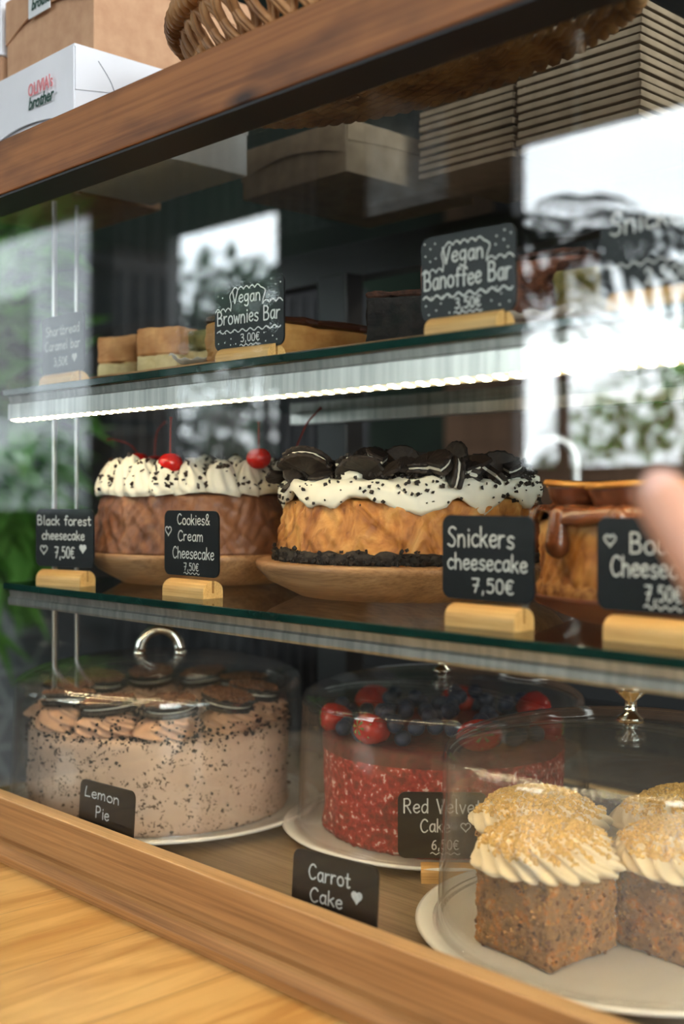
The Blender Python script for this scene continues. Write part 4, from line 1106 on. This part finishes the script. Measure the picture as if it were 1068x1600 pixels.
stack(-.657, -.531, .85, .985, 14, 'right')
# wicker basket
BX = (-.575, .612, ZTOP)
def basket():
    t = thing('wicker_basket', 'shallow oval woven wicker basket lying on top of the display case', 'basket', BX)
    a, b_ = .185, .085; H = .052; ra, rb = .222, .112
    def P(th, q, off=0):
        A = a+(ra-a)*q+off; Bq = b_+(rb-b_)*q+off
        return Vector((math.cos(th)*A, math.sin(th)*Bq, .008+H*q))
    bm = bmesh.new()
    for s in range(4):     # twisted rim rope
        pts = []
        for i in range(361):
            th = 2*PI*i/360; ph = th*34+s*PI/2; c = P(th, 1)
            nrm = Vector((math.cos(th), math.sin(th), 0))
            pts.append(c+nrm*.0052*math.cos(ph)+Vector((0, 0, .0052*math.sin(ph))))
        tube(bm, pts[:-1], .0048, 6, closed=True)
    obj('rim', bm, M_['wicker'], t, smooth=True)
    bm = bmesh.new()
    for i in range(58):     # slanting double strands of the side
        for d in (1, -1):
            for o2 in (0, .022):
                pts = []
                for k in range(9):
                    q = k/8; th = 2*PI*i/58+o2+d*.16*(q-.5)
                    pts.append(P(th, q, .0022*d*math.cos(q*PI*3)))
                tube(bm, pts, .0027, 6)
    obj('side_weave', bm, M_['wicker'], t, smooth=True)
    bm = bmesh.new()
    for s in range(3):
        pts = []
        for i in range(240):
            th = 2*PI*i/240; ph = th*26+s*2*PI/3; c = P(th, 0); nrm = Vector((math.cos(th), math.sin(th), 0))
            pts.append(c+nrm*.0040*math.cos(ph)+Vector((0, 0, .0040*math.sin(ph)-.001)))
        tube(bm, pts, .0038, 6, closed=True)
    obj('base_rim', bm, M_['wicker'], t, smooth=True)
    bm = bmesh.new()
    for k in range(1, 15):   # woven base: rings going over and under the stakes
        q = k/15
        pts = [Vector((math.cos(th)*a*q, math.sin(th)*b_*q, .0052+.0016*(1 if (j+k) % 2 else -1))) for j, th in enumerate([2*PI*i/64 for i in range(64)])]
        tube(bm, pts, .0030, 6, closed=True)
    obj('woven_base', bm, M_['wicker'], t, smooth=True)
basket()

# ------------------------------------------------------------------ the pointing hand in front of the glass
def skin_mesh(verts, edges, radii, name, sub=2, root=0):
    me = bpy.data.meshes.new(name); me.from_pydata([tuple(v) for v in verts], edges, []); o = bpy.data.objects.new(name, me); COL.objects.link(o)
    md = o.modifiers.new('skin', 'SKIN'); sk = me.skin_vertices[0].data
    for i, r in enumerate(radii): sk[i].radius = (r, r) if not isinstance(r, tuple) else r
    sk[root].use_root = True
    s2 = o.modifiers.new('sub', 'SUBSURF'); s2.levels = sub; s2.render_levels = sub
    dg = bpy.context.evaluated_depsgraph_get(); m2 = bpy.data.meshes.new_from_object(o.evaluated_get(dg))
    bpy.data.objects.remove(o); 
    for p in m2.polygons: p.use_smooth = True
    return m2
def hand():
    UP = Vector((0, 0, 1))
    # hand frame: y along the fingers, z out of the back of the hand, x towards the little finger
    yv = (-R*.38+UP*.82+F*.36).normalized(); zv = (-F*.82-R*.25+UP*.42); zv = (zv-yv*zv.dot(yv)).normalized(); xv = yv.cross(zv)
    if xv.dot(R) < 0: xv = -xv
    tipW = cz(1014, 748, .42); HS = 1.12; tipL = Vector((-.030, .178, .006))
    org = tipW-(xv*tipL.x+yv*tipL.y+zv*tipL.z)*HS
    def W(p): return tuple(org+(xv*p[0]+yv*p[1]+zv*p[2])*HS)
    V = []; E = []; Rd = []
    def add(p, r, par=None):
        V.append(W(p)); Rd.append(r*1.45 if not isinstance(r, tuple) else (r[0]*1.15, r[1]*1.2))
        if par is not None: E.append((par, len(V)-1))
        return len(V)-1
    palm = add((0, .045, 0), (.026, .017)); wr = add((0, 0, -.002), (.022, .016), palm); f1 = add((.035, -.06, .015), .026, wr); f2 = add((.115, -.13, .07), .030, f1); 
    mcp = []
    k2 = add((0, .075, 0), (.026, .015), palm)
    def chain(start, pts):
        c = start
        for p, r in pts: c = add(p, r, c)
    chain(k2, [((-.026, .094, .001), .0105), ((-.028, .132, .010), .0092), ((-.029, .156, .010), .0084), ((-.030, .172, .007), .0074), (tipL, .0056)])
    chain(k2, [((-.008, .098, .003), .0105), ((-.009, .134, -.010), .0092), ((-.010, .132, -.034), .0084), ((-.010, .112, -.042), .0074)])
    chain(k2, [((.010, .095, .002), .0100), ((.011, .126, -.014), .0088), ((.012, .118, -.037), .0080), ((.012, .098, -.040), .0070)])
    chain(k2, [((.028, .088, -.001), .0088), ((.030, .110, -.014), .0078), ((.030, .104, -.032), .0070), ((.029, .088, -.035), .0060)])
    chain(palm, [((-.026, .036, -.010), .0135), ((-.036, .066, -.020), .0105), ((-.034, .092, -.026), .0092), ((-.028, .108, -.030), .0080)])
    me = skin_mesh(V, E, Rd, 'person'); me.materials.append(M_['skin'])
    o = link('person', me); tag(o, 'blurred hand with raised index finger at the right edge, in front of the glass', 'person')
    # nails
    bm = bmesh.new(); t = bmesh.new(); bmesh.ops.create_uvsphere(t, u_segments=14, v_segments=8, radius=1)
    c = Vector((-.0298, .171, .0128)); 
    for v in t.verts: v.co = Vector(W(c+Vector((v.co.x*.0062, v.co.y*.0075, v.co.z*.0030))))
    merge(bm, t); obj('fingernail', bm, M_['nail'], o, smooth=True)
    bm = bmesh.new(); a = Vector(W((.045, -.07, .022))); b_ = Vector(W((.125, -.14, .077)))
    tube(bm, [a+(b_-a)*k/8 for k in range(9)], lambda q: .040+.012*q, 24); rough(bm, .003, 40, 1)
    obj('sleeve', bm, M_['sleeve'], o, smooth=True, label='grey sleeve')
hand()

# ------------------------------------------------------------------ kitchen behind the case
kc = thing('kitchen_counter', 'dark kitchen worktop with sink behind the display case', 'counter', (0, 0, 0))
obj('worktop', B(-1.9, 1.6, 1.75, 2.4, CT-.04, CT, bev=.003), M_['black'], kc)
obj('cabinet_body', B(-1.85, 1.55, 1.8, 2.35, 0, CT-.04), M_['wall_dark'], kc)
fp = at(860, 740, 1.95)
fa = thing('faucet', 'arched chrome kitchen faucet behind the display case', 'faucet', (fp.x, 1.95, CT))
hz = fp.z-CT
bm = bmesh.new(); rr = .052; zt = hz+.02
pts = [(rr, 0, 0), (rr, 0, zt-.15), (rr, 0, zt)]+[(math.cos(a)*rr, 0, zt+math.sin(a)*rr) for a in [PI*k/14 for k in range(1, 15)]]+[(-rr, 0, zt-.03), (-rr, 0, zt-.06)]
tube(bm, pts, .009, 14); obj('spout', bm, M_['steel'], fa, smooth=True)
bm = lathe([(.0001, 0), (.024, 0), (.024, .012), (.016, .018), (.014, .05), (.0001, .05)], 24); shift(bm, (rr, 0, 0)); obj('base', bm, M_['chrome'], fa, smooth=True)
fa.rotation_euler = (0, 0, PHI)
# dark wall cabinets above the kitchen counter
for i, (a, b_) in enumerate(((-2.3, -1.55), (-1.54, -.8), (-.79, 0.0), (.01, .8))):
    c = thing('wall_cabinet', 'black kitchen wall cabinet, %s of the row above the worktop' % ['first', 'second', 'third', 'fourth'][i], 'cabinet', (a, 2.85, ZC+.40), 0, 'black wall cabinets behind the case')
    obj('body', B(0, b_-a, .02, .34, 0, 1.2), M_['black'], c)
    d = obj('door', B(.004, b_-a-.004, 0, .018, .004, 1.196, bev=.002), M_['black'], c)
    bm = bmesh.new(); tube(bm, [(.06, -.001, .05), (.06, -.025, .05), (.06, -.025, .2), (.06, -.001, .2)], .005, 8); obj('handle', bm, M_['chrome'], d)
# ribbed dark panel standing at the left
rp = thing('ribbed_cabinet', 'tall dark grey cabinet with vertical ribs behind the left end of the case', 'cabinet', (-2.25, 1.46, 0))
obj('body', B(-.25, 0, 0, .8, 0, ZC+.55), M_['ribbed'], rp)
bm = bmesh.new()
for k in range(20): box(bm, .001, .016, .01+k*.04, .03+k*.04, .06, ZC+.50, bev=.003, seg=1)
obj('rib_front', bm, M_['ribbed'], rp)
# ------------------------------------------------------------------ plants
def leaf(bm, base, d, L, w_, droop, mi=0, n=6):
    d = d.normalized(); side = d.cross(Vector((0, 0, 1)))
    side = side.normalized() if side.length > .05 else Vector((1, 0, 0)); rows = []
    for i in range(n+1):
        t = i/n; c = base+d*L*t+Vector((0, 0, -droop*L*t*t)); ww = w_*math.sin(PI*min(1, .12+.88*t))**.7*(1 if t < 1 else .05)
        rows.append((bm.verts.new(c+side*ww/2), bm.verts.new(c+Vector((0, 0, -ww*.18))), bm.verts.new(c-side*ww/2)))
    for a, b_ in zip(rows, rows[1:]):
        bm.faces.new((a[0], b_[0], b_[1], a[1])).material_index = mi; bm.faces.new((a[1], b_[1], b_[2], a[2])).material_index = mi
def bush(name, label, cat, loc, w_, h, n, ls, mat, seed, trunk=.3, group=None):
    t = thing(name, label, cat, loc, 0, group); rnd = random.Random(seed); bm = bmesh.new()
    for _ in range(n):
        d = Vector((rnd.gauss(0, 1), rnd.gauss(0, 1), rnd.gauss(0, 1))).normalized(); q = rnd.uniform(.55, 1)
        k = 1+.25*noise.noise(d*2+Vector((seed, 0, 0)))
        c = Vector((d.x*w_*q*k, d.y*w_*q*k, trunk+h/2+d.z*h/2*q*k))
        leaf(bm, c, (d+Vector((rnd.gauss(0, .6), rnd.gauss(0, .6), rnd.gauss(0, .4)))), ls*rnd.uniform(.7, 1.3), ls*.42, .3, 0, 2)
    obj('foliage', bm, M_[mat], t)
    bm = bmesh.new(); tube(bm, [(0, 0, 0), (.01, 0, trunk), (0, .01, trunk+h*.5)], lambda q: .03*(1-q*.6), 8); obj('stem', bm, M_['bark'], t)
    return t
def palm(label, loc, ztop, nfr, L, seed, mat='dleaf'):
    t = thing('potted_palm', label, 'plant', loc); rnd = random.Random(seed)
    obj('pot', lathe([(.0001, 0), (.12, 0), (.16, .26), (.165, .28), (.15, .28), (.14, .25), (.0001, .25)], 32), M_['terracotta'], t, smooth=True)
    bm = bmesh.new(); tube(bm, [(0, 0, .2), (.02, .01, ztop*.6), (0, 0, ztop)], .018, 8); obj('stem', bm, M_['bark'], t)
    bm = bmesh.new()
    for k in range(nfr):
        a = 2*PI*k/nfr+rnd.uniform(-.2, .2); el = rnd.uniform(.15, .9); d = Vector((math.cos(a)*math.cos(el), math.sin(a)*math.cos(el), math.sin(el)))
        l = L*rnd.uniform(.8, 1.15); pts = [Vector((0, 0, ztop))+d*l*q/8+Vector((0, 0, -.55*l*(q/8)**2)) for q in range(9)]
        tube(bm, pts, .003, 4)
        s = d.cross(Vector((0, 0, 1))).normalized()
        for q in range(2, 9):
            for sg in (-1, 1):
                leaf(bm, pts[q], (d*.7+s*sg*.9+Vector((0, 0, -.3))), l*.34, .034, .5, 0, 3)
    obj('fronds', bm, M_[mat], t)
palm('potted palm with drooping leaves by the shop window, seen as a reflection', (-2.02, -1.75, 0), ZC+.66, 22, .50, 3)
palm('small palm by the far shop window, seen as a reflection', (-3.45, -1.85, 0), ZC+.55, 16, .42, 5)
bush('leafy_plant', 'broad green leafy plant behind the left end of the display case', 'plant', (-2.3, 1.14, 0), .22, .95, 420, .14, 'gleaf', 4, .95)
# outside: pavement, trees, buildings (seen in reflection and lighting the room)
struct('ground', B(-30, 20, -40, -2.62, -.1, -.02), M_['asphalt'])
i = 0
tree_spots = [(-3.3, -4.6, .75, 1.7, 1500, .14, 'gleaf'), (-1.4, -4.9, .7, 1.1, 500, .16, 'gleaf'), (-6.85, -4.5, 1.05, 2.62, 4200, .17, 'tleaf'), (-4.7, -4.9, .6, 1.1, 400, .16, 'tleaf'), (-9.2, -4.3, .8, 1.35, 1500, .16, 'tleaf'), (-7.9, -5.9, .8, 1.5, 1200, .16, 'tleaf')]
names = ['bright green round shrub outside the large window', 'low green shrub outside, right of the large window', 'tall dense dark green shrub outside the middle window', 'small dark shrub outside between the windows', 'tall dark shrub outside the far left window', 'tall dark shrub behind, outside the far left window']
for (x, y, w_, h, n, ls, m), nm in zip(tree_spots, names):
    bush('shrub', nm, 'shrub', (x, y, 0), w_, h, n, ls, m, i, .35, 'shrubs outside the shop windows'); i += 1
bd = thing('building', 'pale rendered building across the street, far left', 'building', (-16, -14, 0))
obj('facade', B(-24, -1.6, 4, 5, 0, 13.0), M_['facade'], bd)
for k in range(4):
    obj('window', B(-3.3-k*3, -2.0-k*3, 5.0, 5.05, 2.6, 4.6), M_['black'], bd)
